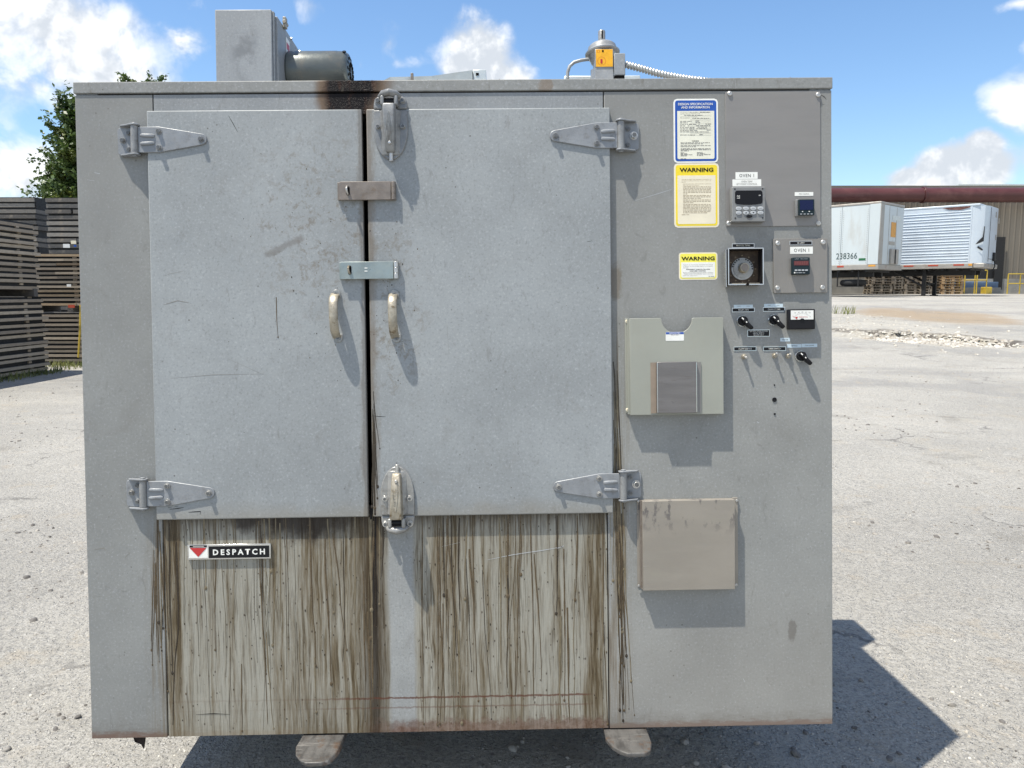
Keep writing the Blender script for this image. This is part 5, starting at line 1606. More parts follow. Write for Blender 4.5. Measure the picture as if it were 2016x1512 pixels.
def scatter(n, fn):
    xs_, ys_ = [], []
    while len(xs_) < n:
        x, y = fn(); xs_.append(x); ys_.append(y)
    return np.array(xs_), np.array(ys_)


def in_view(n, dmin, dmax, power=2.0):
    d = dmin + (dmax - dmin) * rng.random(n) ** power
    u = rng.uniform(-.75, .75, n)
    return u * d * 1.0, d


x, y = in_view(4200, 1.7, 14, 1.5)
r = np.clip(rng.lognormal(math.log(.0072), .48, len(x)), .003, .019)
cl = vnoise(x, y, 1.2, 20) > .42
o = stones('gravel', x[cl], y[cl], r[cl], m_st1); o['kind'] = 'stuff'
x, y = in_view(5200, 1.7, 12, 1.6)
r = np.clip(rng.lognormal(math.log(.0032), .4, len(x)), .0015, .010)
cl = vnoise(x, y, 1.6, 21) > .40
o = stones('grit', x[cl], y[cl], r[cl], m_st2); o['kind'] = 'stuff'
n_ = 5200
x = pc.x + rng.normal(0, 1.25, n_); y = pc.y + rng.normal(0, 1.2, n_)
k = (hole(x, y) > .15) | (rng.random(n_) < .015)
o = stones('crushed_stone', x[k], y[k], np.clip(rng.lognormal(math.log(.032), .4, k.sum()), .012, .085), m_st2, (.4, .8)); o['kind'] = 'stuff'
n_ = 260
x = 9.2 + rng.normal(0, 1.3, n_); y = 20.4 + rng.normal(0, 1.8, n_)
o = stones('scattered_stone', x, y, np.clip(rng.lognormal(math.log(.02), .4, n_), .008, .05), m_st2); o['kind'] = 'stuff'


# ------------------------------------------------------------------ plants
def ex_leaf(lo, hi):
    def ex(n, o, c, p):
        a = n.noise(o, 1.1, 3, .6); v_ = n.voro(o, 4.5).outputs['Color']
        c = n.mix(n.step(a, .35, .65), lo, hi)
        c = n.mix(n.m('MULTIPLY', n.step(n.sep(v_)[0], .4, .9), .5), c, tuple(q * 1.6 for q in hi))
        tr = n.new('ShaderNodeBsdfTranslucent'); n.put(tr.inputs[0], c)
        mx = n.new('ShaderNodeMixShader'); mx.inputs[0].default_value = .30
        n.l.new(p.outputs[0], mx.inputs[1]); n.l.new(tr.outputs[0], mx.inputs[2])
        outn = [q for q in n.n if q.type == 'OUTPUT_MATERIAL'][0]
        n.l.new(mx.outputs[0], outn.inputs[0])
        return c
    return ex


m_leaf = mat('leaf_green', (.06, .1, .03), .45, extra=ex_leaf((.030, .062, .018), (.078, .118, .030)))
m_leaf2 = mat('leaf_yellow_green', (.1, .14, .03), .45, extra=ex_leaf((.055, .085, .020), (.125, .155, .035)))
m_grass = mat('grass_green', (.14, .2, .05), .6, extra=ex_leaf((.085, .11, .03), (.19, .20, .07)))
m_bark = mat('bark', (.13, .11, .09), .9, var=.3, vscale=6, bumpk=.5, bscale=14)


def leaves(name, P, size, m, parent, up=.35):
    n = len(P)
    nrm = rng.normal(0, 1, (n, 3)); nrm[:, 2] = np.abs(nrm[:, 2]) + up; nrm /= np.linalg.norm(nrm, axis=1)[:, None]
    a = rng.normal(0, 1, (n, 3)); u = np.cross(nrm, a); u /= np.linalg.norm(u, axis=1)[:, None]; v = np.cross(nrm, u)
    s = (size * rng.uniform(.6, 1.35, n))[:, None]
    V = np.stack([P - u * s * .5, P + v * s * .34 + nrm * s * .08, P + u * s * .62, P - v * s * .34 + nrm * s * .08], 1).reshape(-1, 3)
    F = np.arange(n * 4).reshape(n, 4)
    o = np_mesh(name, V, F, m); o.parent = parent
    return o


def tree(name, x, y, z, top, profile, seed, label, size=.2, dens=1.0):
    """crown built limb by limb; profile: (height fraction, radius) of the outline"""
    r = np.random.default_rng(seed); rd = random.Random(seed)
    t = empty(name, (x, y, z)); H = top - z
    hs = [p[0] for p in profile]; rs = [p[1] for p in profile]
    tr = MB(); tr.sweep([(0, 0, -.2), (.1, .05, H * .25), (-.1, .1, H * .55), (.05, 0, H * .9)], [.34, .27, .17, .04], [.34, .27, .17, .04], 10)
    tr.build('trunk', m_bark, t, smooth=True)
    P1, P2 = [], []; limbs = MB()
    for i in range(int(190 * dens)):
        hf = rd.uniform(hs[0], .985); rad = float(np.interp(hf, hs, rs)); a = rd.uniform(0, 6.283)
        rr_ = rad * math.sqrt(rd.uniform(.2, 1.0))
        c = np.array([rr_ * math.cos(a), rr_ * math.sin(a), H * hf])
        if i < 34:
            b0 = np.array([0, 0, H * max(hf - .12 - .05 * rr_, .15)])
            limbs.sweep([tuple(b0), tuple((b0 + c) / 2 + [0, 0, .15]), tuple(c)], [.09, .06, .02], [.09, .06, .02], 6)
        cr = rd.uniform(.50, .85) * (.5 + .3 * rad / max(rs))
        m_ = int(330 * cr)
        q = r.normal(0, 1, (m_, 3)); q /= np.linalg.norm(q, axis=1)[:, None]
        q *= (r.random((m_, 1)) ** .45) * cr * np.array([1, 1, .8])
        (P1 if rd.random() < .72 else P2).append(c + q)
        # leader sprigs poke out of the outline
        for _ in range(2):
            dd = np.array([math.cos(a), math.sin(a), rd.uniform(.4, 1.6)]); dd /= np.linalg.norm(dd)
            k = 16; s_ = r.random((k, 1)) * rd.uniform(.5, 1.0) * 1.15
            P1.append(c + dd * (s_ + cr * .6) + r.normal(0, .09, (k, 3)))
    limbs.build('limb', m_bark, t, smooth=True)
    leaves('crown', np.concatenate(P1), size, m_leaf, t)
    leaves('crown', np.concatenate(P2), size, m_leaf2, t)
    return tag(t, label, 'tree')


def at_px(px, py, dist):
    d = px_dir(px, py); k = dist / d.y
    return Vector((0, 0, EYE)) + d * k


p = at_px(172, 300, 42); top = at_px(150, 206, 42).z
tree('broadleaf_tree', p.x, 42, 0, top, [(.08, 1.5), (.22, 2.0), (.36, 2.1), (.5, 2.3), (.62, 2.1), (.76, 1.6), (.88, 1.0), (1.0, .35)], 3, 'tall green broadleaf tree rising behind the lumber stacks left of the oven', .22, 1.8)
p = at_px(287, 300, 60); top = at_px(287, 157, 60).z
tree('broadleaf_tree', p.x, 60, 0, top, [(.12, 2.0), (.5, 2.4), (.75, 2.0), (.9, 1.5), (1.0, .9)], 8, 'farther tree with only its leafy top showing above the oven roof', .24, 1.2)


# ------------------------------------------------------------------ lumber stacks on the left
def ex_wood(a, b):
    def ex(n, o, c, p):
        info = n.new('ShaderNodeObjectInfo')
        c = n.mix(info.outputs['Random'], a, b)
        st = n.noise(n.scale(o, (3, 3, 30)), 2.0, 6, .65)
        c = n.mix(n.m('MULTIPLY', n.step(st, .45, .7), .5), c, tuple(q * .5 for q in a))
        f = n.noise(o, 4, 5, .7)
        return n.mix(n.m('MULTIPLY', n.step(f, .52, .7), .45), c, (.30, .255, .20))
    return ex


m_wood = mat('weathered_board', (.2, .18, .15), .85, extra=ex_wood((.21, .175, .138), (.40, .34, .265)))
m_wood2 = mat('grey_old_board', (.16, .16, .16), .85, extra=ex_wood((.085, .08, .076), (.24, .225, .205)))
m_wood3 = mat('brown_board_end', (.28, .19, .12), .85, extra=ex_wood((.20, .14, .09), (.38, .29, .19)))
m_gapshade = mat('gap_shade_black', (.006, .007, .009), .7)  # black that stands for the shade deep in the pack gaps
m_strap = mat('yellow_strap', (.45, .32, .04), .5)
m_tag = mat('white_tag', (.72, .73, .72), .5)
m_redtag = mat('red_tag', (.40, .06, .03), .5)

UNIT = {}


def unit_box(w, d, h, m, name):
    key = (round(w, 3), round(d, 3), round(h, 3), m.name, name)
    if key not in UNIT:
        me = bpy.data.meshes.new(name); b = MB().box(0, 0, 0, w, d, h); me.from_pydata(b.v, [], b.f); me.materials.append(m); UNIT[key] = me
    return UNIT[key]


def piece(name, mesh, parent, loc, rot=(0, 0, 0)):
    o = bpy.data.objects.new(name, mesh); col.objects.link(o); o.parent = parent; o.location = loc; o.rotation_euler = rot
    return o


def pack(name, loc, rz, w, d, layers, pitch, th, label, seed, m=None, sticker=True, split=1, m2=None, wave=0.0):
    """stickered pack: layers of boards with spacers in the gaps between them; local x along the face"""
    m = m or m_wood
    rd = random.Random(seed); t = empty(name, loc, rz)
    for i in range(layers):
        z = i * pitch
        n = split if split > 1 else 1
        cuts = [0.0] + sorted(rd.uniform(.18, .82) * w for _ in range(n - 1)) + [w]
        for a, b_ in zip(cuts[:-1], cuts[1:]):
            L = max(round((b_ - a) / .1) * .1, .1) if n > 1 else w
            mm = m2 if (m2 and rd.random() < .35) else m
            piece('board', unit_box(L - .004, d, th, mm, 'board'), t, (a + rd.uniform(-.025, .012), rd.uniform(-.03, .03), z + rd.uniform(-.004, .004)), (rd.uniform(-.004, .004), rd.uniform(-.003, .003) + wave, rd.uniform(-.006, .006)))
        if sticker and i < layers - 1:
            for k in range(4):
                xx = w * (.02 + .30 * k) + rd.uniform(-.02, .02)
                piece('spacer', unit_box(.09, d * .94, pitch - th - .012, m, 'spacer'), t, (min(xx, w - .10), .045 + rd.uniform(-.01, .02), z + th + .006))
    b = MB().box(.012, d * .055, .02, w - .012, d * .9, layers * pitch - .03); b.build('gap_shade_core', m_gapshade, t)  # black core added so the gaps between boards read as deep shade
    return tag(t, label, 'lumber stack')


# the near pair runs away from the camera; its face looks right
XF = -9.33
W1 = 7.0
g1 = pack('lumber_stack', (XF, 15.45 - W1, .06), R(90), W1, 1.3, 13, .112, .055, 'lower weathered lumber pack of the nearest stack at the far left', 1, wave=.0)
g2 = pack('lumber_stack', (XF - .03, 15.40 - W1, .06 + 13 * .112 + .16), R(90), W1, 1.3, 12, .108, .060, 'upper brownish lumber pack of the nearest stack at the far left', 2)
for i in range(6):
    piece('bearer', unit_box(.12, 1.25, .15, m_wood2, 'bearer'), g2, (.05 + i * (W1 - .25) / 5, .02, -.155))
for i in range(6):
    piece('bearer', unit_box(.12, 1.25, .06, m_wood2, 'bearer'), g1, (.05 + i * (W1 - .25) / 5, .02, -.06))
# second stack faces the camera
Y2 = 16.9
xa2 = at_px(97, 600, Y2).x
g3 = pack('lumber_stack', (xa2 - .55, Y2, .10), 0, 3.5, 1.2, 11, .097, .052, 'lower grey lumber pack beside the oven, with a yellow strap hanging on it', 3)
g4 = pack('lumber_stack', (xa2 - .60, Y2 + .02, .10 + 11 * .097 + .16), 0, 3.5, 1.2, 12, .096, .05, 'upper mixed lumber pack beside the oven, brown board ends and white tags', 4, split=2, m2=m_wood3)
for i in range(12):
    zz = i * .096 + .004
    rd = random.Random(90 + i)
    for k in range(3):
        piece('board_end', unit_box(.14 + .02 * (k % 2), .5, .085, m_wood3, 'board_end'), g4, (1.43 + k * .17 + rd.uniform(-.06, .05), -.10 + rd.uniform(-.05, .04), zz))
for i in range(4):
    piece('bearer', unit_box(.12, 1.1, .15, m_wood2, 'bearer'), g4, (.05 + i * .9, .05, -.155))
for i in range(4):
    piece('bearer', unit_box(.12, 1.1, .10, m_wood2, 'bearer'), g3, (.05 + i * .9, .05, -.10))
def on_face(px, py, Yp): q = at_px(px, py, Yp); return q
for (px, py, w_, h_, m_, nm) in ((131, 484, .14, .08, m_tag, 'paper_tag'), (145, 477, .11, .07, m_cream, 'paper_tag'), (136, 562, .09, .055, m_tag, 'paper_tag'), (141, 603, .14, .065, m_redtag, 'red_tag'), (148, 484, .05, .04, m_blue, 'blue_tag')):
    q = on_face(px, py, Y2 - .17); b = MB().box(q.x - w_ / 2 - g4.location.x, -.20, q.z - h_ / 2 - g4.location.z, q.x + w_ / 2 - g4.location.x, -.188, q.z + h_ / 2 - g4.location.z); b.build(nm, m_, g4)
q0_ = on_face(158, 600, Y2 - .1); q1_ = on_face(153, 704, Y2 - .1)
MB().sweep([(q0_.x - g3.location.x, -.09, q0_.z - g3.location.z), ((q0_.x + q1_.x) / 2 - g3.location.x + .02, -.10, (q0_.z + q1_.z) / 2 - g3.location.z), (q1_.x - g3.location.x, -.08, q1_.z - g3.location.z)], .022, .006, 6, (1, 0, 0)).build('hanging_strap', m_strap, g3)
# taller old stacks behind
a5 = at_px(93, 440, 21.5)
g5 = pack('lumber_stack', (a5.x, 21.5, .05), 0, 3.6, 1.2, 27, .155, .10, 'tall dark grey stack of old planks behind the second stack', 5, m=m_wood2, sticker=False, split=4)
a6 = at_px(70, 420, 22.5)
g6 = pack('lumber_stack', (a6.x - 5.0, 22.5, .05), 0, 5.0, 1.3, 27, .160, .105, 'dark old plank stack behind the nearest stack, its top just showing', 6, m=m_wood2, sticker=False, split=4)

# weeds along the stacks and by the broken patch
def tuft(name, pts, n, h, m, seed, parent=None, label=None):
    r = np.random.default_rng(seed); V = []; F = []
    for (x, y, sx, sy) in pts:
        for i in range(n):
            bx_, by_ = x + r.normal(0, sx), y + r.normal(0, sy); bz_ = float(gz_(bx_, by_)) - .01
            a = r.uniform(0, 6.283); L = h * r.uniform(.4, 1.2); w_ = .006 + .012 * r.random() * h / .3
            lean = r.uniform(.1, .8) * L; ux, uy = math.cos(a), math.sin(a)
            k = len(V)
            V += [(bx_ - uy * w_, by_ + ux * w_, bz_), (bx_ + uy * w_, by_ - ux * w_, bz_), (bx_ + ux * lean * .4 + uy * w_ * .8, by_ + uy * lean * .4 - ux * w_ * .8, bz_ + L * .6), (bx_ + ux * lean * .4 - uy * w_ * .8, by_ + uy * lean * .4 + ux * w_ * .8, bz_ + L * .6), (bx_ + ux * lean, by_ + uy * lean, bz_ + L)]
            F += [(k, k + 1, k + 2), (k, k + 2, k + 3), (k + 3, k + 2, k + 4)]
    return np_mesh(name, np.array(V), np.array(F), m)


gp = [(XF + .12, y, .10, .35) for y in np.arange(10.5, 15.6, .5)] + [(xa2 + .1 + .35 * i, Y2 - .25, .2, .18) for i in range(8)]
o = tuft('grass', gp, 60, .16, m_grass, 5); o['kind'] = 'stuff'
q = ground_hit(1650, 617)
o = tuft('weed_patch', [(q.x + dx, q.y + dy, .07, .1) for dx, dy in ((-.05, 0), (.2, -.1), (.42, .0), (-.4, .1))], 15, .26, m_grass, 6)
tag(o, 'low green weeds on the pale gravel just right of the oven', 'weeds')

# ------------------------------------------------------------------ warehouse wall, pipe, dock
m_wall = mat('tan_metal_siding', (.170, .150, .122), .55, 0, .4, .08, .6, dirt=.35, dscale=.5, dirtcol=(.155, .138, .12), stretch=(1, 1, .25))
m_conc = mat('old_concrete', (.30, .29, .265), .85, 0, .3, .15, 1.5, .3, 12, dirt=.5, dscale=1.2, dirtcol=(.16, .155, .14))
m_pipe = mat('maroon_duct', (.088, .028, .027), .38, .1, .5, .12, 1.2, dirt=.35, dscale=1.0, dirtcol=(.20, .09, .08))
m_roof = mat('pale_roof_metal', (.52, .54, .55), .4, .3, .5, .06, 2)
m_yel = mat('safety_yellow', (.46, .33, .04), .45, 0, .5, .08, 4, dirt=.3, dscale=3)
m_bluep = mat('dock_blue', (.10, .16, .26), .5, 0, .5, .1, 3)
m_trw = mat('trailer_white', (.52, .57, .585), .42, 0, .5, .05, .7, dirt=.45, dscale=1.3, dirtcol=(.40, .38, .34), stretch=(1, 1, .35))
m_trw2 = mat('trailer_bluewhite', (.54, .60, .66), .36, .1, .5, .04, .8, dirt=.3, dscale=1.1, dirtcol=(.40, .42, .44))
m_rail = mat('trailer_rail', (.36, .34, .31), .5, .3, .5, .12, 2, dirt=.5, dscale=2, dirtcol=(.20, .13, .09))
m_steelbk = mat('black_steel', (.016, .016, .017), .6, 0, .4)
m_pallet = mat('pallet_wood', (.36, .24, .13), .85, extra=ex_wood((.30, .19, .095), (.46, .32, .18)))
m_pallet2 = mat('grey_pallet_wood', (.24, .2, .16), .85, extra=ex_wood((.17, .14, .11), (.30, .26, .21)))
m_orange2 = mat('orange_placard', (.62, .30, .05), .5, 0, .5, .1, 8)
m_ink2 = mat('dark_green_ink', (.02, .05, .045), .5)
m_grn = mat('green_badge', (.02, .13, .05), .4)
m_rust = mat('rust_paint', (.125, .062, .055), .8, 0, .3, .3, 6)

WY = 46.5
wz0 = float(gz_(20, WY)); wz1 = at_px(1800, 372, WY).z
bld = empty('warehouse', (8.0, WY, wz0))
tag(bld, 'long tan ribbed-metal warehouse behind the parked trailers', 'building')
PW = 4.2; x = 0.0; np_ = 0
while x < 62:
    b = MB(); prof = []; u = 0.0
    while u < PW - .02:
        prof += [(u, 0), (u + .16, 0), (u + .19, -.022), (u + .25, -.022), (u + .28, 0)]; u += .35
    prof.append((PW - .012, 0))
    vs = [(x + px, py, .9) for px, py in prof] + [(x + px, py, wz1 - wz0) for px, py in prof]
    n = len(prof); b.add(vs, [(i, i + 1, n + i + 1, n + i) for i in range(n - 1)])
    b.build('wall_panel', m_wall, bld, fix=False); x += PW
for i in range(13):
    MB().box(i * 4.8, -.12, -.3, i * 4.8 + 4.78, .3, .895).build('foundation_block', m_conc, bld)
MB().box(0, .08, .9, 62, .3, wz1 - wz0 + .1).build('wall_backing', m_steelbk, bld)
MB().box(0, -.12, wz1 - wz0, 62, .5, wz1 - wz0 + .18).build('eave_trim', m_wall, bld)
# raised roof further back
rz_ = at_px(1900, 366, 60).z - wz0; rx_ = at_px(1876, 370, 60).x - 8
b = MB(); b.add([(rx_, 13.5, rz_ - .35), (62, 13.5, rz_ - .35), (62, 13.5, rz_), (rx_ + .5, 13.5, rz_), (rx_, 26, rz_ + .3), (62, 26, rz_ + .8), (rx_ - .2, 26, rz_ - .35)], [(0, 1, 2, 3), (3, 2, 5, 4), (0, 3, 4, 6)]); b.build('upper_roof', m_roof, bld)
MB().box(rx_ + .3, 13.3, rz_ - .02, 62, 13.6, rz_ + .10).build('roof_edge', m_gal, bld)
for i in range(14):
    MB().box(rx_ + 1.5 + i * 1.8, 13.44, rz_ - .35, rx_ + 1.62 + i * 1.8, 13.49, rz_ - .03).build('roof_rib', m_roof, bld)
# dock opening, door jamb, leveller
d0 = at_px(1885, 527, WY); d1 = at_px(1963, 572, WY)
MB().box(d0.x - 8, -.06, .9, d1.x - 8, -.05, 3.2).build('dock_opening', m_steelbk, bld)
j0 = at_px(1969, 466, WY - .4); j1 = at_px(1975, 570, WY - .4)
MB().box(j0.x - 8 - .05, -.2, j1.z - wz0, j1.x - 8 + .05, -.125, j0.z - wz0).build('dock_jamb', m_steelbk, bld)
k0 = at_px(1886, 555, WY - .5); k1 = at_px(1964, 568, WY - .5)
MB().box(k0.x - 8, -.55, k1.z - wz0, k1.x - 8, -.13, k0.z - wz0).build('dock_leveller', m_bluep, bld, .02)
k0 = at_px(1886, 566, WY - .8); k1 = at_px(1968, 576, WY - .8)
MB().box(k0.x - 8, -.9, -.25, k1.x - 8, -.13, k0.z - wz0).build('dock_ledge', m_conc, bld, .02)
b0 = at_px(1941, 565, 44.6); b1 = at_px(1953, 577, 44.6)
tag(MB().box(b0.x, 44.6, float(gz_(24, 44.6)) - .05, b1.x, 45.1, b0.z).build('guard_block', m_yel, None, .03), 'small yellow block at the foot of the dock railing', 'guard block')

pz = at_px(1800, 384, 44.8).z; pr_ = .40
pipe = empty('duct_pipe', (4, 44.8, pz)); tag(pipe, 'big maroon duct pipe running along the top of the warehouse wall', 'pipe')
fx = at_px(1817, 384, 44.8).x - 4
MB().cyl((0, 0, 0), (1, 0, 0), pr_, fx - .06, 28).build('pipe_section', m_pipe, pipe, smooth=True)
MB().cyl((fx + .06, 0, 0), (1, 0, 0), pr_ + .012, 45, 28).build('pipe_section', m_pipe, pipe, smooth=True)
MB().cyl((fx - .06, 0, 0), (1, 0, 0), pr_ + .06, .12, 28).build('flange', m_pipe, pipe, .01)
for xx in (12.2, 27):
    MB().box(xx, .1, -.75, xx + .12, 1.5, -.42).build('bracket', m_pipe, pipe)
kx_ = at_px(1738, 398, 44.6).x - 4
MB().add([(kx_ - .5, -.1, -.42), (kx_ + .5, -.1, -.36), (kx_ + .55, .1, -.30), (kx_ - .5, .1, -.62), (kx_ - .1, -.12, -.55)], [(0, 4, 1), (4, 3, 2, 1), (0, 3, 4)]).build('torn_lagging', m_rust, pipe)

# railings
def railing(name, posts, zt, label, mid=True):
    """posts: (x, y) list; a post at each, two rails between"""
    t = empty(name, (posts[0][0], posts[0][1], float(gz_(posts[0][0], posts[0][1]))))
    ox, oy, oz = t.location
    tops = []
    for (x, y) in posts:
        zb = float(gz_(x, y)) - oz
        MB().cyl((x - ox, y - oy, zb - .1), (0, 0, 1), .034, zt + .1, 10).build('post', m_yel, t, smooth=True); tops.append((x - ox, y - oy, zb + zt))
    for (a, b_) in zip(tops[:-1], tops[1:]):
        for k in ((0.0, -.55) if mid else (0.0,)):
            MB().sweep([(a[0], a[1], a[2] + k), (b_[0], b_[1], b_[2] + k)], .03, .03, 8, (0, 0, 1)).build('rail', m_yel, t, smooth=True)
    return tag(t, label, 'railing')


pp = lambda px, Yp: (at_px(px, 560, Yp).x, Yp)
railing('yellow_railing', [pp(1889, 45.0), pp(1899, 44.7), pp(1919, 44.5), pp(1923, 44.3), pp(1942, 44.4)], 1.35, 'yellow pipe railing under the nose of the bluish trailer')
railing('yellow_railing', [pp(1984, 44.5), pp(2008, 44.6), pp(2034, 44.8), pp(2060, 45)], 1.15, 'yellow pipe railing against the wall at the far right edge')

# pallets, one by one
PM = {}
ORD = ['bottom', 'second lowest', 'third lowest', 'fourth lowest', 'fifth lowest', 'sixth lowest', 'seventh lowest', 'eighth lowest', 'ninth lowest', 'tenth lowest']


def pallet_mesh(m):
    if m.name in PM: return PM[m.name]
    b = MB()
    for i in range(5): b.box(-.6, -.5 + i * .225, .115, .6, -.5 + i * .225 + .10, .14)
    for y in (-.5, -.05, .40): b.box(-.6, y, .0, .6, y + .10, .022)
    for x in (-.6, -.07, .46):
        for y in (-.5, -.05, .40): b.box(x, y, .0225, x + .14, y + .10, .1145)
    for x in (-.6, -.07, .46): b.box(x, -.5, .0925, x + .14, .5, .1146)
    me = bpy.data.meshes.new('pallet'); me.from_pydata(b.v, [], b.f); me.materials.append(m); PM[m.name] = me
    return me


def pallet_stack(px, Yp, n, m, label, group, seed, skew=0.0):
    rd = random.Random(seed); x, _ = pp(px, Yp); z = float(gz_(x, Yp))
    for i in range(n):
        o = bpy.data.objects.new('pallet', pallet_mesh(m)); col.objects.link(o)
        o.location = (x + rd.uniform(-.04, .04), Yp + rd.uniform(-.04, .04), z + i * .146); o.rotation_euler = (0, 0, skew + rd.uniform(-.04, .04))
        tag(o, ORD[i] + ' ' + label, 'pallet', group)


pallet_stack(1729, 44.6, 9, m_pallet2, 'brown wooden pallet in the leftmost stack under the trailers, behind the spare wheel', 'pallets in the leftmost stack', 1)
pallet_stack(1763, 45.0, 7, m_pallet2, 'dark wooden pallet in the second stack from the left under the trailers', 'pallets in the second stack', 2, .3)
pallet_stack(1793, 45.0, 6, m_pallet2, 'dark wooden pallet in the low stack behind the landing legs', 'pallets in the low stack', 3, .1)
pallet_stack(1825, 44.8, 8, m_pallet2, 'greyish wooden pallet in the stack left of the orange-brown stack', 'pallets in the greyish stack', 4)
pallet_stack(1866, 44.5, 10, m_pallet, 'orange-brown wooden pallet in the tall stack beside the yellow railing', 'pallets in the orange-brown stack', 5)


# ------------------------------------------------------------------ parked semi-trailers
def trailer(corner_px, dist, theta, length, hbody, m, label, kind):
    """corner: near bottom corner of the nose; local x across the nose, y back along the side"""
    c = at_px(corner_px[0], corner_px[1], dist)
    rz0 = R(theta)
    gz0 = float(gz_(c.x, c.y))
    t = empty('semi_trailer', (c.x, c.y, c.z), rz0)
    fl = c.z - gz0; Wd = 2.55
    # slope of the yard under the trailer
    body = MB()
    if kind == 'smooth':
        body.box(.03, .03, .22, Wd - .03, length, hbody - .1)
    else:
        body.prism([(0, 0)], 0, 0) if False else None
        pr = [(.0, .62), (.05, .30), (.16, .12), (.34, .03), (.6, .0), (Wd - .6, .0), (Wd - .3, .04), (Wd - .1, .16), (Wd, .5), (Wd, length), (.0, length)]
        vs = [(a, b_, .22) for a, b_ in pr] + [(a, b_, hbody - .1) for a, b_ in pr]; n = len(pr)
        body.add(vs, [tuple(range(n - 1, -1, -1)), tuple(range(n, 2 * n))] + [(i, (i + 1) % n, (i + 1) % n + n, i + n) for i in range(n)])
    body.build('body', m, t, smooth=True, ang=25)
    MB().box(-.02, -.02 if kind == 'smooth' else .45, 0, Wd + .02, length + .02, .215).build('bottom_rail', m_rail, t, .01)
    if kind != 'smooth': MB().box(.02, -.02, .0, Wd - .02, .44, .215).build('nose_rail', m_rail, t, .03)
    MB().box(-.015, -.015 if kind == 'smooth' else .30, hbody - .099, Wd + .015, length + .01, hbody).build('top_rail', m_rail if kind == 'smooth' else m_trw2, t, .02)
    if kind == 'smooth':
        # corner post, side sheets with rivet lines, nose sheet
        MB().box(-.03, -.03, .216, .34, .0, hbody - .1).build('corner_post', m_rail, t, .02)
        MB().box(-.03, .0005, .216, .0, .46, hbody - .1).build('corner_post', m_trw, t, .01)
        y = .48
        while y < length - .2:
            w_ = min(1.22, length - y); MB().box(.0, y, .22, .029, y + w_ - .02, hbody - .1).build('side_sheet', m, t, .006)
            rv = MB()
            for e in (.06, w_ - .08):
                for j in range(26): rv.cyl((0, y + e, .3 + j * (hbody - .5) / 26), (-1, 0, 0), .014, .008, 5)
            rv.build('rivet_line', m_rail, t)['kind'] = 'stuff'
            y += w_
        MB().box(.36, -.012, .24, Wd - .05, .029, hbody - .12).build('nose_sheet', m, t, .006)
        for xx in (.9, 1.7):
            MB().box(xx, -.02, .26, xx + .025, -.0125, hbody - .15).build('seam', m_rail, t)
        MB().box(1.15, -.03, 1.45, 1.65, -.013, 2.1).build('orange_placard', m_orange2, t)
        MB().box(1.1, -.12, .25, 1.9, -.013, .92).build('connector_box', m_rail, t, .02)
        MB().box(1.45, -.14, .27, 1.55, -.121, .90).build('connector_post', m_steelbk, t)
        MB().box(1.0, -.03, 1.1, 1.6, -.013, 1.25).build('data_plate', m_rail, t)
        MB().box(1.25, -.03, 2.2, 2.1, -.013, 2.4).build('grey_plate', m_gal, t)
        lm = letters('238366', 0, 0, .95, .27, 0, m_ink2, t)
        # lettering reads along the side, facing -x
        lm.rotation_euler = (0, 0, R(-90)); lm.location = (-.006, 1.40, .62)
        MB().box(-.008, .55, .40, -.002, .85, .50).build('green_badge', m_grn, t, .003)
        for yy in (.1, 1.5, 2.4, 3.1):
            MB().box(-.028, yy, .12, -.021, yy + .3, .2).build('marker_strip', m_redtag if yy > 1 else m_orange2, t)
    else:
        # paired corrugations along the side
        for i in range(9):
            z0_ = .34 + i * (hbody - .62) / 8.6
            for dz in (.0, .115):
                MB().sweep([(-.004, .66, z0_ + dz), (-.004, length, z0_ + dz)], .019, .020, 8, (0, 0, 1)).build('side_rib', m, t, smooth=True)
        MB().box(-.012, .60, .22, -.0, .655, hbody - .1).build('edge_strip', m_trw2, t)
        MB().box(.0, 0, 0, .01, .01, .01) if False else None
        MB().box(.70, -.014, .30, .72, -.002, hbody - .15).build('nose_seam', m_steelbk, t)
        MB().box(.73, -.014, .42, 2.4, -.002, .44).build('nose_seam', m_steelbk, t)
        MB().box(1.5, -.10, .35, 1.75, -.003, .75).build('connector_box', m_steelbk, t, .02)
        MB().sweep([(1.6, -.08, .35), (1.55, -.12, .1), (1.45, -.06, -.12)], .03, .03, 8).build('air_hose', m_steelbk, t, smooth=True)
        for (a, b_) in ((1.6, hbody - .55), (1.8, hbody - 1.6), (2.2, hbody - .8)):
            MB().box(a, -.02, b_, a + .12, -.002, b_ + .25).build('nose_fitting', m_rail, t)
        # torn scuffs by the corner
        MB().add([(.135, .115, 1.22), (.03, .30, 1.12), (.0, .42, 1.08), (.035, .30, 1.25), (.10, .16, 1.42), (.12, .13, 1.9), (.145, .105, 1.9)], [(0, 1, 2, 3, 4), (0, 4, 5, 6)]).build('black_scuff', m_steelbk, t).location = (-.02, -.03, 0)
        MB().add([(.10, .14, .78), (.02, .34, .92), (.02, .30, 1.0), (.12, .12, .86)], [(0, 1, 2, 3)]).build('black_scuff', m_steelbk, t).location = (-.02, -.03, 0)
        MB().add([(-.025, .7, hbody - .10), (-.025, 1.9, hbody - .10), (-.025, 1.6, hbody - .2), (-.025, 1.1, hbody - .25), (-.025, .7, hbody - .16)], [(0, 1, 2, 3, 4)]).build('torn_panel', m_rust, t)
        for i in range(9):
            MB().box(-.028, .8 + i * 1.1, .12, -.0205, 1.25 + i * 1.1, .19).build('reflective_strip', m_redtag, t)
        MB().box(-.03, .46, .10, -.0205, .62, .2).build('marker_light', m_orange2, t)
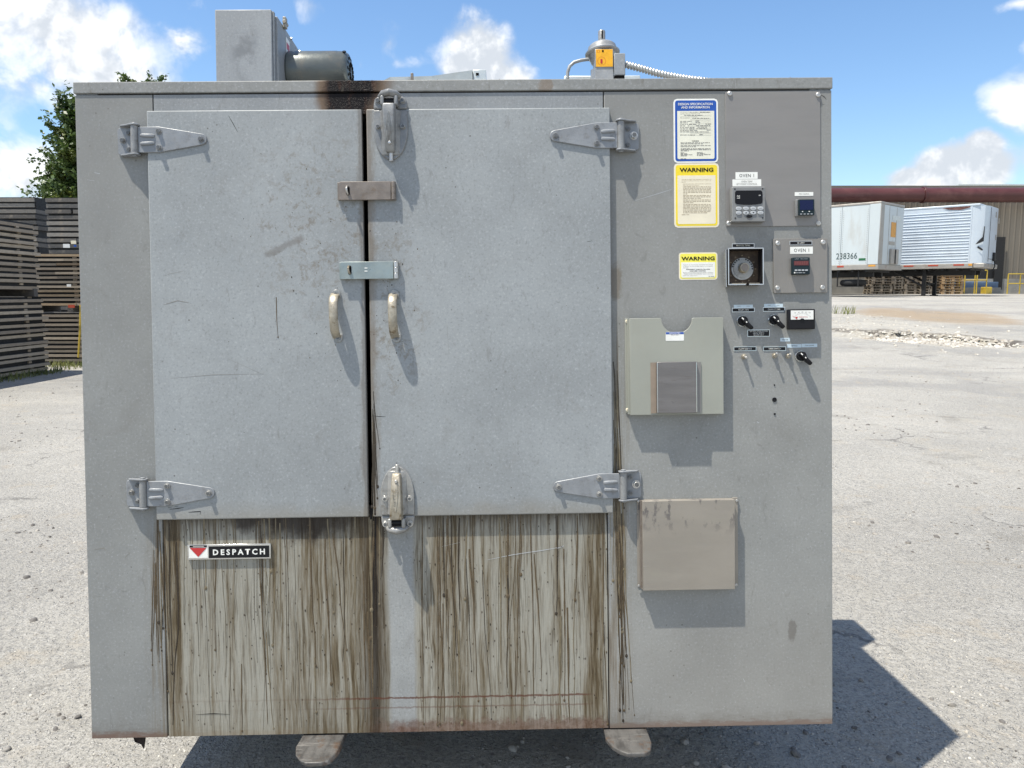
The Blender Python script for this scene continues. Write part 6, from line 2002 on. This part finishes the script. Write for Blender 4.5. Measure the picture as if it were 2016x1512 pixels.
    # running gear: beams, landing legs with braces, wheels at the back
    def zg(x, y):
        q = Matrix.Rotation(rz0, 3, 'Z') @ Vector((x, y, 0)); return float(gz_(c.x + q.x, c.y + q.y)) - c.z
    for xx in (.75, 1.65):
        MB().box(xx, .5, -.30, xx + .12, length - .2, -.001).build('chassis_beam', m_steelbk, t)
    for i in range(int(length / .6)):
        MB().box(.02, .5 + i * .6, -.10, Wd - .02, .56 + i * .6, -.002).build('cross_member', m_steelbk, t)
    for xx in (.32, 2.05):
        LY = 3.6 if kind == 'smooth' else 2.6; zz = zg(xx, LY)
        MB().box(xx, LY - .08, zz + .04, xx + .16, LY + .08, -.02).build('landing_leg', m_steelbk, t)
        MB().box(xx - .08, LY - .15, zz - .02, xx + .24, LY + .15, zz + .04).build('landing_foot', m_steelbk, t)
        MB().sweep([(xx + .08, LY, zz + .45), (xx + .08, LY + 1.4, -.1)], .05, .05, 6, (1, 0, 0)).build('leg_brace', m_steelbk, t)
    MB().sweep([(.4, LY, zg(1, LY) + .55), (2.1, LY, zg(1, LY) + .62)], .05, .05, 6, (0, 0, 1)).build('leg_cross_brace', m_steelbk, t)
    for yy in (length - 2.6, length - 1.3):
        for xx in (.05, 1.95):
            MB().cyl((xx, yy, zg(xx, yy) + .5), (1, 0, 0), .5, .5, 24).build('wheel', m_rubber, t, .03)
    if kind == 'smooth':
        # spare wheel slung flat under the side
        MB().lathe((.70, 1.35, -.72), (0, 0, 1), [(-.0, .34), (.02, .50), (.10, .56), (.20, .56), (.28, .50), (.30, .34)], 28).build('spare_wheel', m_rubber, t, smooth=True)
        for yy in (.86, 1.80):
            MB().box(.10, yy, -.74, .15, yy + .04, -.002).build('spare_carrier', m_steelbk, t)
        MB().box(.1, .86, -.745, 1.3, 1.84, -.725).build('spare_carrier', m_steelbk, t)
    return tag(t, label, 'trailer')


trailer((1728, 530), 34.0, 42.5, 12.0, 2.92, m_trw, 'white semi-trailer numbered 238366 parked right beside the oven edge', 'smooth')
trailer((1936, 527), 36.0, 46.0, 11.5, 2.95, m_trw2, 'bluish white semi-trailer with ribbed sides and a rounded nose', 'ribbed')
